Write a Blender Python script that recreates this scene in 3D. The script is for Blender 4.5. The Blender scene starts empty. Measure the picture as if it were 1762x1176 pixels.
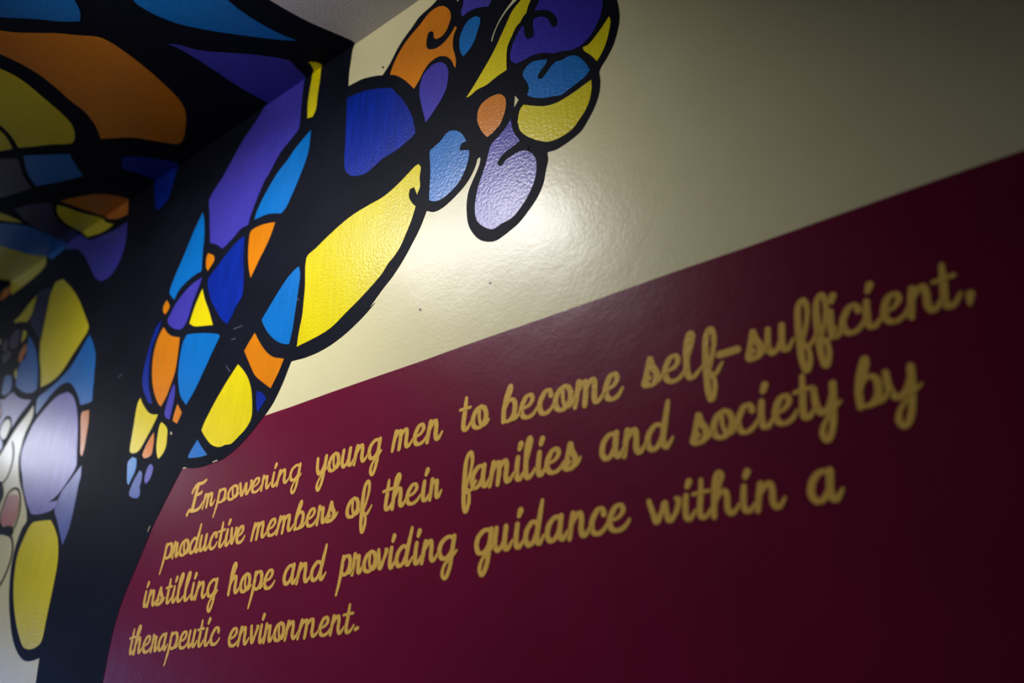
import bpy, bmesh, math, random
from mathutils import Matrix, Vector
from mathutils.geometry import delaunay_2d_cdt

# ---------------------------------------------------------------- constants (metres; z up, mural wall at y = WALL_Y)
CAM_Z = 1.5
WALL_Y = 0.84720
CEIL_Z = 2.8000
sc = bpy.context.scene
col = sc.collection

# ---------------------------------------------------------------- camera
cam_data = bpy.data.cameras.new('camera')
cam_data.lens = 27.3780
cam_data.sensor_width = 36.0
cam_data.clip_start = 0.02
cam_data.dof.use_dof = True
cam_data.dof.focus_distance = 1.362
cam_data.dof.aperture_fstop = 1.75
cam = bpy.data.objects.new('camera', cam_data)
R = [[0.798446,0.271496,0.537377],[0.601088,-0.308614,-0.737191],[-0.034302,0.911618,-0.409604]]                      # columns: right, up, back
m3 = Matrix(((R[0][0], R[0][1], R[0][2]), (R[1][0], R[1][1], R[1][2]), (R[2][0], R[2][1], R[2][2])))
cam.matrix_world = Matrix.Translation((0, 0, CAM_Z)) @ m3.to_4x4()
col.objects.link(cam)
sc.camera = cam

# ---------------------------------------------------------------- world, lamps, exposure
world = bpy.data.worlds.new('world')
sc.world = world
world.use_nodes = True
world.node_tree.nodes['Background'].inputs[0].default_value = (0.6, 0.65, 0.8, 1)
world.node_tree.nodes['Background'].inputs[1].default_value = 0.0

def strip_lamp(name, loc, target, power, colour, length, width, spread=180):
    """a linear ceiling fixture running along the wall"""
    d = bpy.data.lights.new(name, 'AREA')
    d.shape = 'RECTANGLE'; d.size = length; d.size_y = width
    d.energy = power; d.color = colour; d.spread = math.radians(spread)
    o = bpy.data.objects.new(name, d); col.objects.link(o)
    z = (Vector(loc) - Vector(target)).normalized()          # lamps shine along -z
    x = (Vector((1, 0, 0)) - z * z.x).normalized(); y = z.cross(x)
    o.matrix_world = Matrix.Translation(loc) @ Matrix((x, y, z)).transposed().to_4x4()
    return o
def glow_lamp(name, loc, power, colour, radius):
    """light that leaves the sides of a fixture"""
    d = bpy.data.lights.new(name, 'POINT'); d.energy = power; d.color = colour; d.shadow_soft_size = radius
    o = bpy.data.objects.new(name, d); col.objects.link(o); o.location = loc
def fill_spot(name, loc, target, power, colour, angle, blend, radius):
    """an added fill spot, not a bulb of the place"""
    d = bpy.data.lights.new(name, 'SPOT'); d.energy = power; d.color = colour
    d.spot_size = math.radians(angle); d.spot_blend = blend; d.shadow_soft_size = radius
    o = bpy.data.objects.new(name, d); col.objects.link(o); o.location = loc
    o.rotation_euler = (Vector(target) - Vector(loc)).to_track_quat('-Z', 'Y').to_euler()
# two linear ceiling fixtures in a row, close to the mural wall, and daylight from a glazed door at the far end
strip_lamp('strip_lamp_near', (-1.27, 0.13, 2.74), (-1.38, 0.58, 1.6), 11.3, (0.96, 0.94, 1.0), 0.66, 0.18, 134)
strip_lamp('strip_lamp_far', (-4.45, 0.0, 2.74), (-4.45, 0.6, 1.6), 1.0, (0.84, 0.91, 1.0), 0.5, 0.11, 170)
glow_lamp('strip_lamp_far_side_glow', (-4.15, 0.02, 2.68), 16.0, (0.84, 0.88, 1.0), 0.09)
fill_spot('fill_spot_near', (-1.00, 0.15, 2.69), (-1.22, 0.85, 2.45), 9.0, (1.0, 0.96, 0.94), 152, 0.65, 0.08)  # added fill, no bulb here: lifts ceiling and wall top, aimed off the right
DAY = bpy.data.lights.new('daylight_from_far_door', 'AREA')
DAY.shape = 'RECTANGLE'; DAY.size = 1.6; DAY.size_y = 1.3; DAY.energy = 34.0; DAY.color = (0.25, 0.42, 1.0)
day = bpy.data.objects.new('daylight_from_far_door', DAY); col.objects.link(day)
day.location = (-7.9, -0.9, 1.25); day.rotation_euler = (math.radians(90), 0, math.radians(-90))
sc.view_settings.view_transform = 'Standard'
sc.view_settings.look = 'None'
sc.view_settings.gamma = 1.0
sc.view_settings.use_curve_mapping = False
sc.view_settings.exposure = 0.0

# ---------------------------------------------------------------- materials
def paint(name, rgb, rough=0.29, bump=0.45, var=0.06, streak=0.0, spec=0.36, scale=180.0):
    m = bpy.data.materials.new(name); m.use_nodes = True
    nt = m.node_tree; b = nt.nodes['Principled BSDF']
    b.inputs['Roughness'].default_value = rough
    b.inputs['Specular IOR Level'].default_value = spec
    tc = nt.nodes.new('ShaderNodeTexCoord')
    n1 = nt.nodes.new('ShaderNodeTexNoise'); n1.inputs['Scale'].default_value = 7.0; n1.inputs['Detail'].default_value = 5.0
    mp = nt.nodes.new('ShaderNodeMapping'); mp.inputs['Scale'].default_value = (34.0, 34.0, 3.0)
    n2 = nt.nodes.new('ShaderNodeTexNoise'); n2.inputs['Scale'].default_value = 3.0; n2.inputs['Detail'].default_value = 3.0
    nt.links.new(tc.outputs['Object'], n1.inputs['Vector'])
    nt.links.new(tc.outputs['Object'], mp.inputs['Vector']); nt.links.new(mp.outputs[0], n2.inputs['Vector'])
    mr = nt.nodes.new('ShaderNodeMapRange'); mr.inputs['From Min'].default_value = 0.3; mr.inputs['From Max'].default_value = 0.7
    mr.inputs['To Min'].default_value = 1 - var; mr.inputs['To Max'].default_value = 1 + var
    nt.links.new(n1.outputs[0], mr.inputs['Value'])
    ms = nt.nodes.new('ShaderNodeMapRange'); ms.inputs['From Min'].default_value = 0.3; ms.inputs['From Max'].default_value = 0.7
    ms.inputs['To Min'].default_value = 1 - streak; ms.inputs['To Max'].default_value = 1 + streak
    nt.links.new(n2.outputs[0], ms.inputs['Value'])
    mu = nt.nodes.new('ShaderNodeMath'); mu.operation = 'MULTIPLY'
    nt.links.new(mr.outputs[0], mu.inputs[0]); nt.links.new(ms.outputs[0], mu.inputs[1])
    vm = nt.nodes.new('ShaderNodeVectorMath'); vm.operation = 'SCALE'
    vm.inputs[0].default_value = rgb
    nt.links.new(mu.outputs[0], vm.inputs['Scale']); nt.links.new(vm.outputs[0], b.inputs['Base Color'])
    n3 = nt.nodes.new('ShaderNodeTexNoise'); n3.inputs['Scale'].default_value = scale; n3.inputs['Detail'].default_value = 2.0
    nt.links.new(tc.outputs['Object'], n3.inputs['Vector'])
    n4 = nt.nodes.new('ShaderNodeTexNoise'); n4.inputs['Scale'].default_value = 14.0; n4.inputs['Detail'].default_value = 3.0
    nt.links.new(tc.outputs['Object'], n4.inputs['Vector'])
    b1 = nt.nodes.new('ShaderNodeBump'); b1.inputs['Strength'].default_value = bump; b1.inputs['Distance'].default_value = 0.0015
    b2 = nt.nodes.new('ShaderNodeBump'); b2.inputs['Strength'].default_value = 0.35; b2.inputs['Distance'].default_value = 0.002
    nt.links.new(n4.outputs[0], b2.inputs['Height']); nt.links.new(b2.outputs[0], b1.inputs['Normal'])
    nt.links.new(n3.outputs[0], b1.inputs['Height']); nt.links.new(b1.outputs[0], b.inputs['Normal'])
    return m

M = {
    'cream': paint('cream_paint', (0.71, 0.66, 0.37), var=0.02, bump=0.14),
    'crimson': paint('crimson_paint', (0.138, 0.004, 0.028), var=0.06, bump=0.10),
    'gold': paint('gold_paint', (0.72, 0.45, 0.085), var=0.10),
    'black': paint('black_paint', (0.0055, 0.0065, 0.012), var=0.2, bump=0.15, rough=0.5, spec=0.04),
    'yellow': paint('yellow_paint', (0.71, 0.60, 0.001), streak=0.05),
    'orange': paint('orange_paint', (0.62, 0.19, 0.001), streak=0.06),
    'sky': paint('sky_blue_paint', (0.001, 0.145, 0.47), streak=0.10),
    'sky_pale': paint('pale_sky_blue_paint', (0.06, 0.24, 0.58), streak=0.10),
    'navy': paint('royal_blue_paint', (0.001, 0.017, 0.25), streak=0.25),
    'deep_navy': paint('deep_navy_paint', (0.002, 0.006, 0.05)),
    'violet': paint('violet_paint', (0.048, 0.040, 0.35), streak=0.08),
    'purple': paint('dark_purple_paint', (0.030, 0.020, 0.34), streak=0.08),
    'violet_sheen': paint('violet_sheen_paint', (0.18, 0.16, 0.46), streak=0.12),  # violet paint lightened: the lamp's sheen is put into the base colour
    'lilac_blue': paint('lilac_blue_paint', (0.09, 0.12, 0.36), streak=0.12),
    'blue_grey': paint('grey_blue_paint', (0.045, 0.09, 0.33), streak=0.08),
    'rose': paint('rose_paint', (0.45, 0.17, 0.13), streak=0.10),
    'plum': paint('dark_plum_paint', (0.035, 0.020, 0.075), streak=0.08),
    'scuff': paint('scuffed_black_paint', (0.07, 0.07, 0.10), var=0.5),
    'pin': paint('pinhole_dark', (0.05, 0.03, 0.02)),
    'ceiling': paint('grey_ceiling_paint', (0.52, 0.49, 0.50), rough=0.8, var=0.03, spec=0.2),
    'plain': paint('dark_grey_paint', (0.10, 0.10, 0.12), rough=0.8, spec=0.1),
    'floor': paint('grey_floor', (0.06, 0.06, 0.065), rough=0.7, spec=0.2),
}

# ---------------------------------------------------------------- helpers
def link(name, bm, mat, parent=None):
    me = bpy.data.meshes.new(name); bm.to_mesh(me); bm.free()
    me.materials.append(M[mat])
    o = bpy.data.objects.new(name, me); col.objects.link(o)
    if parent: o.parent = parent
    return o

def empty(name, loc, label, cat, group=None):
    o = bpy.data.objects.new(name, None); col.objects.link(o)
    o.location = loc; o.empty_display_size = 0.1
    o['label'] = label; o['category'] = cat
    if group: o['group'] = group
    return o

def film(bm, pts, outer, inner):
    """a coat of paint: closed outline, front face at outer, rim back to inner (both are functions (a, b) -> point)"""
    n = len(pts)
    co, _, tris, _, _, _ = delaunay_2d_cdt([Vector(p) for p in pts], [], [list(range(n))], 1, 1e-7)
    f = [bm.verts.new(outer(a, b)) for a, b in co]
    for t in tris:
        bm.faces.new([f[i] for i in t])
    edge = {}
    for t in tris:
        for i in range(3):
            k = (t[i], t[(i + 1) % 3]); edge[k] = 1
    g = {}
    for (a, b) in edge:
        if (b, a) not in edge:
            for i in (a, b):
                if i not in g: g[i] = bm.verts.new(inner(co[i][0], co[i][1]))
            bm.faces.new((f[b], f[a], g[a], g[b]))

def clean(pts):
    out = []
    for p in pts:
        if not out or (abs(p[0] - out[-1][0]) + abs(p[1] - out[-1][1])) > 2e-4:
            out.append(p)
    if abs(out[0][0] - out[-1][0]) + abs(out[0][1] - out[-1][1]) < 2e-4: out.pop()
    return out

def on_wall(h): return lambda x, z: (x, WALL_Y - h, z)
def on_ceiling(h): return lambda x, y: (x, y, CEIL_Z - h)

def recentre(o):
    """move the origin of a mesh object onto its own geometry"""
    c = sum((v.co for v in o.data.vertices), Vector()) / max(1, len(o.data.vertices))
    o.data.transform(Matrix.Translation(-c))
    o.location = c - (o.parent.location if o.parent else Vector())

def box(name, mat, lo, hi, kind='structure', parent=None):
    bm = bmesh.new()
    bmesh.ops.create_cube(bm, size=1)
    for v in bm.verts:
        v.co = Vector([(lo[i] + hi[i]) / 2 + v.co[i] * (hi[i] - lo[i]) for i in range(3)])
    o = link(name, bm, mat, parent)
    if kind: o['kind'] = kind
    return o

# ---------------------------------------------------------------- the room: a corridor along the mural wall
XL, XR, YB, T = -8.0, 3.0, -2.2, 0.12
wall = box('wall_right', 'cream', (XL, WALL_Y, 0), (XR, WALL_Y + T, CEIL_Z))
box('ceiling', 'ceiling', (XL, YB, CEIL_Z), (XR, WALL_Y + T, CEIL_Z + T))
box('floor', 'floor', (XL, YB, -T), (XR, WALL_Y + T, 0))
box('wall_left', 'plain', (XL, YB - T, 0), (XR, YB, CEIL_Z))
box('wall_far', 'plain', (XL - T, YB - T, 0), (XL, WALL_Y + T, CEIL_Z))
box('wall_near', 'plain', (XR, YB - T, 0), (XR + T, WALL_Y + T, CEIL_Z))
box('baseboard_right', 'black', (XL, WALL_Y - 0.014, 0), (XR, WALL_Y, 0.1))

# crimson lower wall, a coat of paint with a straight top edge
BAND_TOP = CAM_Z + 0.4905
bm = bmesh.new()
n = 40
top = [(-1.34 + (XR + 1.34) * k / n, BAND_TOP + 0.0006 * math.sin(k * 2.3)) for k in range(n + 1)]
film(bm, top[::-1] + [(-1.45, 1.96), (-1.60, 1.86), (-1.72, 1.76), (-1.80, 1.62), (-1.84, 1.4), (-1.9, 0.1), (XR, 0.1)], on_wall(0.0004), on_wall(0.0))
band = link('crimson_band', bm, 'crimson', wall)
band['label'] = 'crimson painted lower part of the wall'

# ---------------------------------------------------------------- the painted tree
# outlines measured on the wall (x, z) and on the ceiling (x, y), in tenths of a millimetre
SHAPES = [["w","silhouette","black",1,[-10133,28000,-10144,27965,-10163,27924,-10178,27880,-10191,27782,-10200,27682,-10209,27581,-10220,27484,-10232,27386,-10239,27286,-10241,27155,-10239,27023,-10238,26891,-10164,26882,-10092,26874,-10019,26865,-9951,26858,-9884,26850,-9814,26836,-9736,26814,-9656,26787,-9576,26757,-9498,26726,-9420,26693,-9341,26658,-9267,26618,-9192,26576,-9124,26633,-9056,26690,-8993,26752,-8930,26832,-8873,26917,-8812,26999,-8755,27064,-8694,27126,-8630,27184,-8550,27245,-8468,27301,-8386,27358,-8317,27416,-8249,27474,-8174,27521,-8086,27547,-7992,27562,-7901,27580,-7828,27603,-7758,27630,-7693,27664,-7659,27693,-7630,27730,-7604,27770,-7494,27950,-7465,28000,-6364,28000,-5979,27811,-5416,27416,-4889,26989,-4395,26589,-4214,26089,-4041,25612,-3882,25154,-3869,25099,-3862,25044,-3858,24991,-3852,24931,-3848,24872,-3846,24814,-3845,24735,-3847,24657,-3854,24582,-3865,24518,-3880,24458,-3898,24401,-3930,24312,-3965,24226,-4004,24145,-4047,24078,-4094,24017,-4143,23957,-4197,23901,-4253,23846,-4297,23778,-4305,23724,-4299,23661,-4298,23599,-4307,23516,-4321,23435,-4340,23359,-4368,23285,-4402,23217,-4439,23152,-4482,23087,-4528,23026,-4576,22967,-4617,22918,-4660,22871,-4708,22831,-4770,22799,-4837,22776,-4906,22756,-4992,22735,-5082,22718,-5175,22709,-5233,22714,-5293,22727,-5353,22740,-5349,22688,-5344,22636,-5345,22587,-5358,22532,-5378,22482,-5396,22430,-5414,22356,-5431,22281,-5455,22211,-5491,22136,-5533,22066,-5580,22001,-5640,21936,-5705,21877,-5772,21821,-5833,21771,-5896,21724,-5963,21682,-6023,21653,-6087,21629,-6152,21607,-6214,21586,-6277,21568,-6343,21553,-6389,21546,-6437,21544,-6487,21551,-6551,21572,-6615,21601,-6679,21636,-6730,21671,-6776,21715,-6821,21770,-6861,21828,-6898,21888,-6927,21943,-6952,22000,-6971,22056,-6986,22115,-6994,22173,-7000,22230,-7005,22318,-7007,22405,-7004,22491,-6995,22567,-6981,22641,-6962,22711,-6939,22766,-6911,22817,-6881,22867,-6846,22924,-6809,22979,-6774,23036,-6749,23081,-6727,23127,-6706,23175,-6695,23219,-6686,23264,-6721,23316,-6743,23311,-6761,23300,-6775,23267,-6784,23229,-6797,23194,-6829,23135,-6865,23078,-6904,23024,-6945,22976,-6990,22931,-7038,22891,-7097,22851,-7160,22815,-7224,22781,-7285,22749,-7348,22720,-7413,22694,-7473,22672,-7536,22654,-7603,22643,-7655,22640,-7710,22644,-7768,22657,-7820,22682,-7871,22715,-7923,22748,-7974,22649,-8025,22550,-8080,22454,-8135,22373,-8193,22296,-8253,22220,-8320,22134,-8388,22050,-8460,21969,-8538,21887,-8619,21808,-8704,21732,-8785,21670,-8870,21613,-8953,21553,-9073,21457,-9191,21359,-9310,21261,-9133,21336,-9250,21265,-9368,21194,-9491,21127,-9639,21058,-9792,20992,-9953,20934,-10105,20889,-10266,20851,-10435,20823,-10596,20807,-10766,20802,-10942,20803,-11072,20812,-11207,20827,-11342,20841,-11362,20830,-11420,20717,-11476,20603,-11535,20490,-11592,20394,-11652,20300,-11716,20208,-11762,20148,-11812,20091,-11867,20037,-11969,19951,-12076,19868,-12186,19787,-12305,19704,-12428,19623,-12556,19544,-12650,19493,-12750,19445,-12856,19401,-12969,19361,-13089,19326,-13215,19296,-13273,19288,-13335,19285,-13398,19284,-13514,19279,-13631,19276,-13751,19275,-13884,19277,-14019,19283,-14160,19297,-14301,19323,-14445,19356,-14591,19390,-14691,19265,-14791,19140,-14889,19014,-14975,18898,-15059,18782,-15143,18666,-15230,18551,-15318,18436,-15397,18318,-15462,18196,-15518,18071,-15578,17948,-15763,17618,-15950,17290,-16117,16959,-16199,16744,-16260,16525,-16304,16305,-16338,16007,-16355,15711,-16368,15419,-16380,15165,-16389,14914,-16398,14666,-19115,14747,-19138,14998,-19163,15253,-19189,15511,-19210,15681,-19232,15854,-19255,16028,-19351,16009,-19453,15994,-19557,15985,-19665,15979,-19779,15981,-19873,15990,-19968,16006,-20057,16031,-20183,16080,-20296,16136,-20397,16195,-20532,16287,-20653,16382,-20760,16480,-20887,16614,-20999,16751,-21102,16889,-21227,17069,-21343,17251,-21445,17434,-21539,17633,-21620,17833,-21683,18034,-21726,18222,-21751,18409,-21753,18592,-21727,18778,-21676,18959,-21607,19136,-21535,19206,-21446,19270,-21424,19351,-21568,19587,-21781,19836,-22007,20091,-22138,20230,-22280,20371,-22402,20512,-22541,20717,-22659,20921,-22752,21122,-22788,21254,-22797,21380,-22794,21502,-22786,21643,-22767,21781,-22730,21914,-22649,22049,-22552,22179,-22491,22322,-22505,22434,-22556,22559,-22607,22685,-22734,22602,-22862,22520,-22994,22438,-23100,22381,-23211,22326,-23315,22268,-23420,22195,-23519,22119,-23611,22041,-23698,21957,-23778,21871,-23861,21786,-23946,21706,-24032,21627,-24122,21549,-24186,21497,-24254,21446,-24322,21395,-25107,21632,-26214,23617,-27469,25868,-28658,28000]],
["c","silhouette","black",1,[-14360,2814,-10226,6121,-10574,6424,-10572,6470,-10570,6516,-10567,6562,-10559,6629,-10550,6695,-10540,6762,-10525,6848,-10508,6935,-10490,7022,-10465,7153,-10438,7285,-10406,7416,-10357,7571,-10302,7726,-10246,7882,-10195,8024,-10144,8166,-10096,8312,-10083,8362,-10082,8415,-10096,8442,-10122,8465,-10133,8472,-7465,8472,-7312,8386,-7106,8270,-6747,8366,-6393,8460,-6364,8472,-28658,8472,-27954,8194,-21619,5686,-17387,4012]],
["c","cell","sky",2,[-14638,3025,-13384,4031,-13453,4068,-13523,4106,-13589,4146,-13630,4186,-13665,4228,-13702,4269,-13740,4310,-13787,4348,-13864,4391,-13949,4431,-14034,4470,-14149,4385,-14263,4299,-14370,4210,-14449,4128,-14519,4043,-14594,3959,-14718,3840,-14845,3723,-14972,3606,-15085,3502,-15197,3398,-15309,3295]],
["c","cell","orange",2,[-15664,3437,-15574,3552,-15484,3668,-15384,3781,-15278,3881,-15162,3978,-15046,4074,-14930,4171,-14813,4268,-14702,4367,-14622,4451,-14547,4538,-14469,4623,-14382,4705,-14292,4785,-14210,4869,-14175,4917,-14149,4967,-14133,5021,-14121,5125,-14118,5231,-14124,5341,-14143,5520,-14170,5704,-14205,5892,-14254,6098,-14312,6309,-14378,6526,-14429,6684,-14488,6844,-14559,7009,-14603,7094,-14658,7180,-14725,7266,-14795,7339,-14876,7409,-14966,7476,-15075,7548,-15191,7617,-15312,7683,-15473,7771,-15640,7856,-15814,7929,-15904,7950,-15990,7953,-16060,7938,-16132,7888,-16182,7822,-16227,7754,-16313,7631,-16394,7506,-16478,7383,-16558,7271,-16641,7162,-16735,7060,-16848,6968,-16973,6883,-17099,6798,-17182,6741,-17266,6685,-17350,6629,-17280,6575,-17210,6521,-17146,6467,-17045,6376,-16950,6286,-16868,6196,-16779,6073,-16704,5952,-16644,5833,-16606,5724,-16583,5618,-16553,5512,-16494,5369,-16429,5228,-16371,5089,-16313,4924,-16262,4761,-16226,4603,-16206,4441,-16201,4284,-16205,4130,-16222,3978,-16250,3829,-16277,3683]],
["c","cell","yellow",2,[-16738,3868,-16720,4022,-16701,4178,-16698,4339,-16714,4454,-16745,4572,-16784,4692,-16834,4823,-16891,4956,-16949,5092,-17004,5229,-17060,5368,-17122,5509,-17174,5618,-17232,5728,-17303,5840,-17355,5906,-17418,5971,-17497,6034,-17610,6108,-17736,6176,-17873,6236,-17986,6261,-18080,6253,-18230,6167,-18356,6068,-18486,5972,-18655,5870,-18830,5770,-19002,5668,-19084,5616,-19164,5562,-19243,5508,-19162,5439,-19081,5371,-19008,5303,-18932,5223,-18865,5144,-18809,5066,-18719,4908,-18641,4753,-18564,4601]],
["c","cell","yellow",2,[-18790,4691,-18831,4774,-18871,4857,-18916,4942,-18951,5004,-18990,5066,-19041,5129,-19151,5230,-19274,5331,-19398,5434,-19462,5408,-19526,5383,-19586,5355,-19708,5290,-19825,5222,-19943,5154]],
["c","cell","sky",2,[-12581,4768,-12624,4814,-12669,4860,-12699,4908,-12716,4985,-12718,5062,-12712,5138,-12698,5256,-12676,5373,-12645,5488,-12595,5622,-12536,5754,-12468,5884,-12403,5986,-12330,6085,-12255,6184,-12196,6263,-12136,6341,-12074,6418,-11947,6572,-11818,6725,-11687,6878,-11554,7031,-11419,7184,-11280,7335,-11189,7426,-11094,7515,-10999,7604,-11038,7509,-11077,7415,-11109,7318,-11154,7132,-11192,6946,-11221,6760,-11234,6620,-11240,6480,-11244,6342,-11230,6174,-11216,6009,-11265,5869,-11668,5479,-12125,5123]],
["w","cell","violet",2,[-11772,28000,-11777,27924,-11787,27777,-11794,27628,-11797,27457,-11796,27286,-11796,27116,-11793,26945,-11790,26775,-11804,26618,-11828,26564,-11868,26524,-11915,26491,-12075,26401,-12242,26318,-12395,26220,-12526,26088,-12640,25943,-12756,25798,-12806,25749,-12858,25702,-12903,25648,-12977,25523,-13045,25393,-13109,25261,-13171,25130,-13229,24997,-13285,24863,-13296,24800,-13304,24736,-13336,24689,-13400,24683,-13482,24698,-13554,24701,-13662,24657,-13757,24602,-13856,24549,-13975,24504,-14098,24462,-14222,24420,-14310,24493,-14399,24566,-14493,24636,-14585,24693,-14680,24744,-14776,24796,-14850,25110,-14926,25430,-15002,25755,-15048,25897,-15094,26040,-15093,26157,-14972,26320,-14806,26449,-14647,26582,-14433,26830,-14224,27083,-14004,27324,-13839,27465,-13662,27593,-13493,27727,-13374,27842,-13262,27961,-13226,28000]],
["c","cell","violet",2,[-13193,5957,-13142,6014,-13092,6070,-13047,6129,-12986,6243,-12930,6361,-12860,6473,-12739,6610,-12605,6741,-12470,6872,-12320,7018,-12169,7164,-12025,7316,-11870,7488,-11721,7667,-11597,7862,-11589,7932,-11609,8013,-11632,8095,-11654,8203,-11678,8314,-11702,8425,-11772,8472,-13226,8472,-13069,8420,-13094,8185,-13119,7954,-13133,7724,-13131,7391,-13120,7064,-13114,6748,-13117,6568,-13124,6392,-13138,6221,-13152,6131,-13172,6044]],
["c","cell","sky",2,[-19483,5736,-18537,6437,-18625,6516,-18713,6596,-18797,6677,-18929,6816,-19057,6958,-19187,7102,-19435,7015,-19684,6927,-19927,6834,-20147,6737,-20361,6635,-20575,6532,-20500,6446,-20425,6360,-20339,6275,-20223,6180,-20097,6088,-19963,5999,-19806,5908,-19643,5821]],
["c","cell","plum",2,[-20250,5277,-19733,5664,-19776,5722,-19835,5780,-19986,5870,-20150,5959,-20300,6053,-20467,6193,-20617,6338,-20771,6485,-20978,6436,-21186,6386,-21388,6332,-21660,6244,-21926,6151,-22194,6057]],
["w","cell","navy",2,[-16900,28000,-16907,27978,-16938,27869,-16965,27757,-16993,27564,-17017,27369,-17063,27190,-17113,27097,-17186,27020,-17280,26961,-17380,26936,-17500,26929,-17621,26922,-17682,27026,-17744,27131,-17792,27231,-17890,27528,-17975,27823,-18026,28000]],
["c","cell","navy",2,[-17661,7334,-17526,7433,-17392,7532,-17272,7639,-17158,7777,-17057,7923,-16961,8073,-16892,8185,-16827,8300,-16762,8415,-16900,8472,-18026,8472,-17891,8392,-17911,8241,-17931,8092,-17961,7948,-18003,7834,-18055,7726,-18106,7618]],
["w","cell","orange",2,[-19371,28000,-19233,27492,-19377,27506,-19522,27519,-19682,27550,-19884,27607,-20097,27680,-20322,27779,-20469,27873,-20611,27985,-20632,28000]],
["c","cell","orange",2,[-20799,7286,-20624,7351,-20449,7415,-20281,7484,-20091,7566,-19907,7651,-19743,7747,-19630,7842,-19538,7947,-19458,8058,-19392,8176,-19339,8301,-19285,8426,-19371,8472,-20632,8472,-20616,8413,-20645,8228,-20690,8050,-20730,7871,-20757,7675,-20778,7479]],
["w","cell","yellow",2,[-20785,28000,-20716,27945,-20625,27850,-20521,27762,-20338,27652,-20153,27554,-19970,27458,-20149,27445,-20330,27432,-20534,27441,-20852,27498,-21194,27579,-21543,27662,-21666,27768,-21790,27876,-21926,27981,-21955,28000]],
["c","cell","yellow",2,[-21057,7327,-21038,7399,-21018,7472,-21002,7546,-20986,7691,-20975,7838,-20951,7982,-20890,8137,-20817,8288,-20774,8452,-20785,8472,-21955,8472,-21915,8318,-21891,8158,-21846,7995,-21790,7874,-21713,7751,-21611,7629,-21521,7551,-21409,7476,-21286,7406,-21175,7362]],
["c","cell","plum",2,[-22172,6665,-21987,6716,-21802,6767,-21633,6826,-21443,6913,-21269,7007,-21119,7113,-21120,7166,-21152,7229,-21343,7331,-21538,7436,-21707,7549,-21847,7682,-21952,7818,-22023,7951,-22059,8105,-22058,8252,-22057,8401,-22264,8418,-22473,8434,-22668,8435,-22753,8419,-22814,8388,-22844,8342,-22852,8196,-22829,8041,-22797,7886,-22765,7682,-22725,7479,-22645,7272,-22510,7068,-22339,6864]],
["w","cell","violet",2,[-22094,28000,-21390,27484,-21080,27417,-20775,27351,-20483,27296,-20191,27254,-19912,27222,-19647,27202,-19480,27202,-19325,27213,-19171,27223,-19125,27035,-19079,26849,-19051,26672,-19043,26494,-19052,26326,-19080,26169,-19125,26043,-19190,25929,-19272,25826,-19357,25743,-19458,25672,-19586,25620,-19702,25610,-19841,25621,-19981,25632,-20118,25703,-20258,25775,-20380,25858,-20575,26047,-20743,26240,-20918,26436,-21132,26665,-21355,26900,-21605,27139,-21747,27255,-21909,27368,-22081,27465,-22347,27577,-22610,27667,-22877,27758,-22853,27858,-22829,27959,-22784,28000]],
["c","cell","violet",2,[-22710,8455,-22488,8442,-22288,8451,-22089,8461,-22094,8472,-22784,8472]],
["c","cell","yellow",2,[-22749,6280,-22710,6420,-22671,6561,-22650,6708,-22662,6835,-22693,6968,-22725,7102,-22801,7013,-22877,6924,-22947,6833,-23032,6708,-23111,6582,-23190,6457]],
["w","cell","sky",2,[-22925,28000,-22924,27966,-22920,27891,-22957,27842,-23196,27785,-23475,27755,-23756,27725,-23912,27837,-24070,27951,-24151,28000]],
["c","cell","sky",2,[-23412,6546,-23258,6695,-23104,6845,-22966,7002,-22896,7109,-22843,7223,-22808,7343,-22795,7479,-22802,7621,-22812,7765,-22826,7914,-22845,8066,-22859,8218,-22861,8294,-22858,8370,-22855,8445,-22925,8472,-24151,8472,-24141,8438,-24189,8335,-24271,8245,-24340,8150,-24390,8010,-24427,7866,-24456,7721,-24496,7481,-24528,7242,-24559,7006]],
["w","cell","yellow",2,[-24218,28000,-24177,27888,-24122,27738,-24151,27634,-24411,27533,-24750,27484,-25111,27447,-25497,27413,-25907,27393,-26325,27372,-26692,28000]],
["c","cell","yellow",2,[-24559,7006,-24541,7192,-24522,7380,-24500,7568,-24481,7731,-24458,7893,-24414,8051,-24343,8187,-24251,8316,-24159,8446,-24218,8472,-26692,8472,-26623,8441,-26638,8379,-26654,8318,-26679,8260,-26755,8155,-26840,8055,-26926,7955]],
["w","cell","orange",2,[-26599,27809,-26541,27693,-26482,27577,-26495,27496,-26658,27448,-26886,27440,-27116,27431,-27287,27545,-27256,27640,-27224,27735,-27145,27804,-26989,27825,-26794,27817]],
["w","cell","deep_navy",2,[-24173,26681,-24087,26718,-23945,26718,-23786,26702,-23623,26671,-23447,26626,-23274,26580,-23247,26388,-23220,26197,-23200,26010,-23184,25771,-23175,25535,-23163,25301,-23150,25141,-23135,24980,-23120,24821,-23293,24923,-23456,25030,-23583,25138,-23698,25248,-23817,25359,-23913,25438,-24013,25517,-24107,25597,-24236,25710,-24317,25813,-24309,25913,-24263,25997,-24226,26086,-24223,26290,-24229,26500]],
["w","cell","yellow",2,[-25533,26160,-25369,26198,-25207,26235,-25058,26280,-24933,26341,-24821,26409,-24701,26472,-24537,26536,-24366,26593,-24195,26650,-24176,26540,-24157,26431,-24158,26330,-24192,26199,-24246,26077,-24314,25963,-24367,25908,-24433,25861,-24500,25814,-24662,25871,-24826,25929,-24988,25980,-25132,26016,-25271,26043,-25412,26072]],
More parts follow.
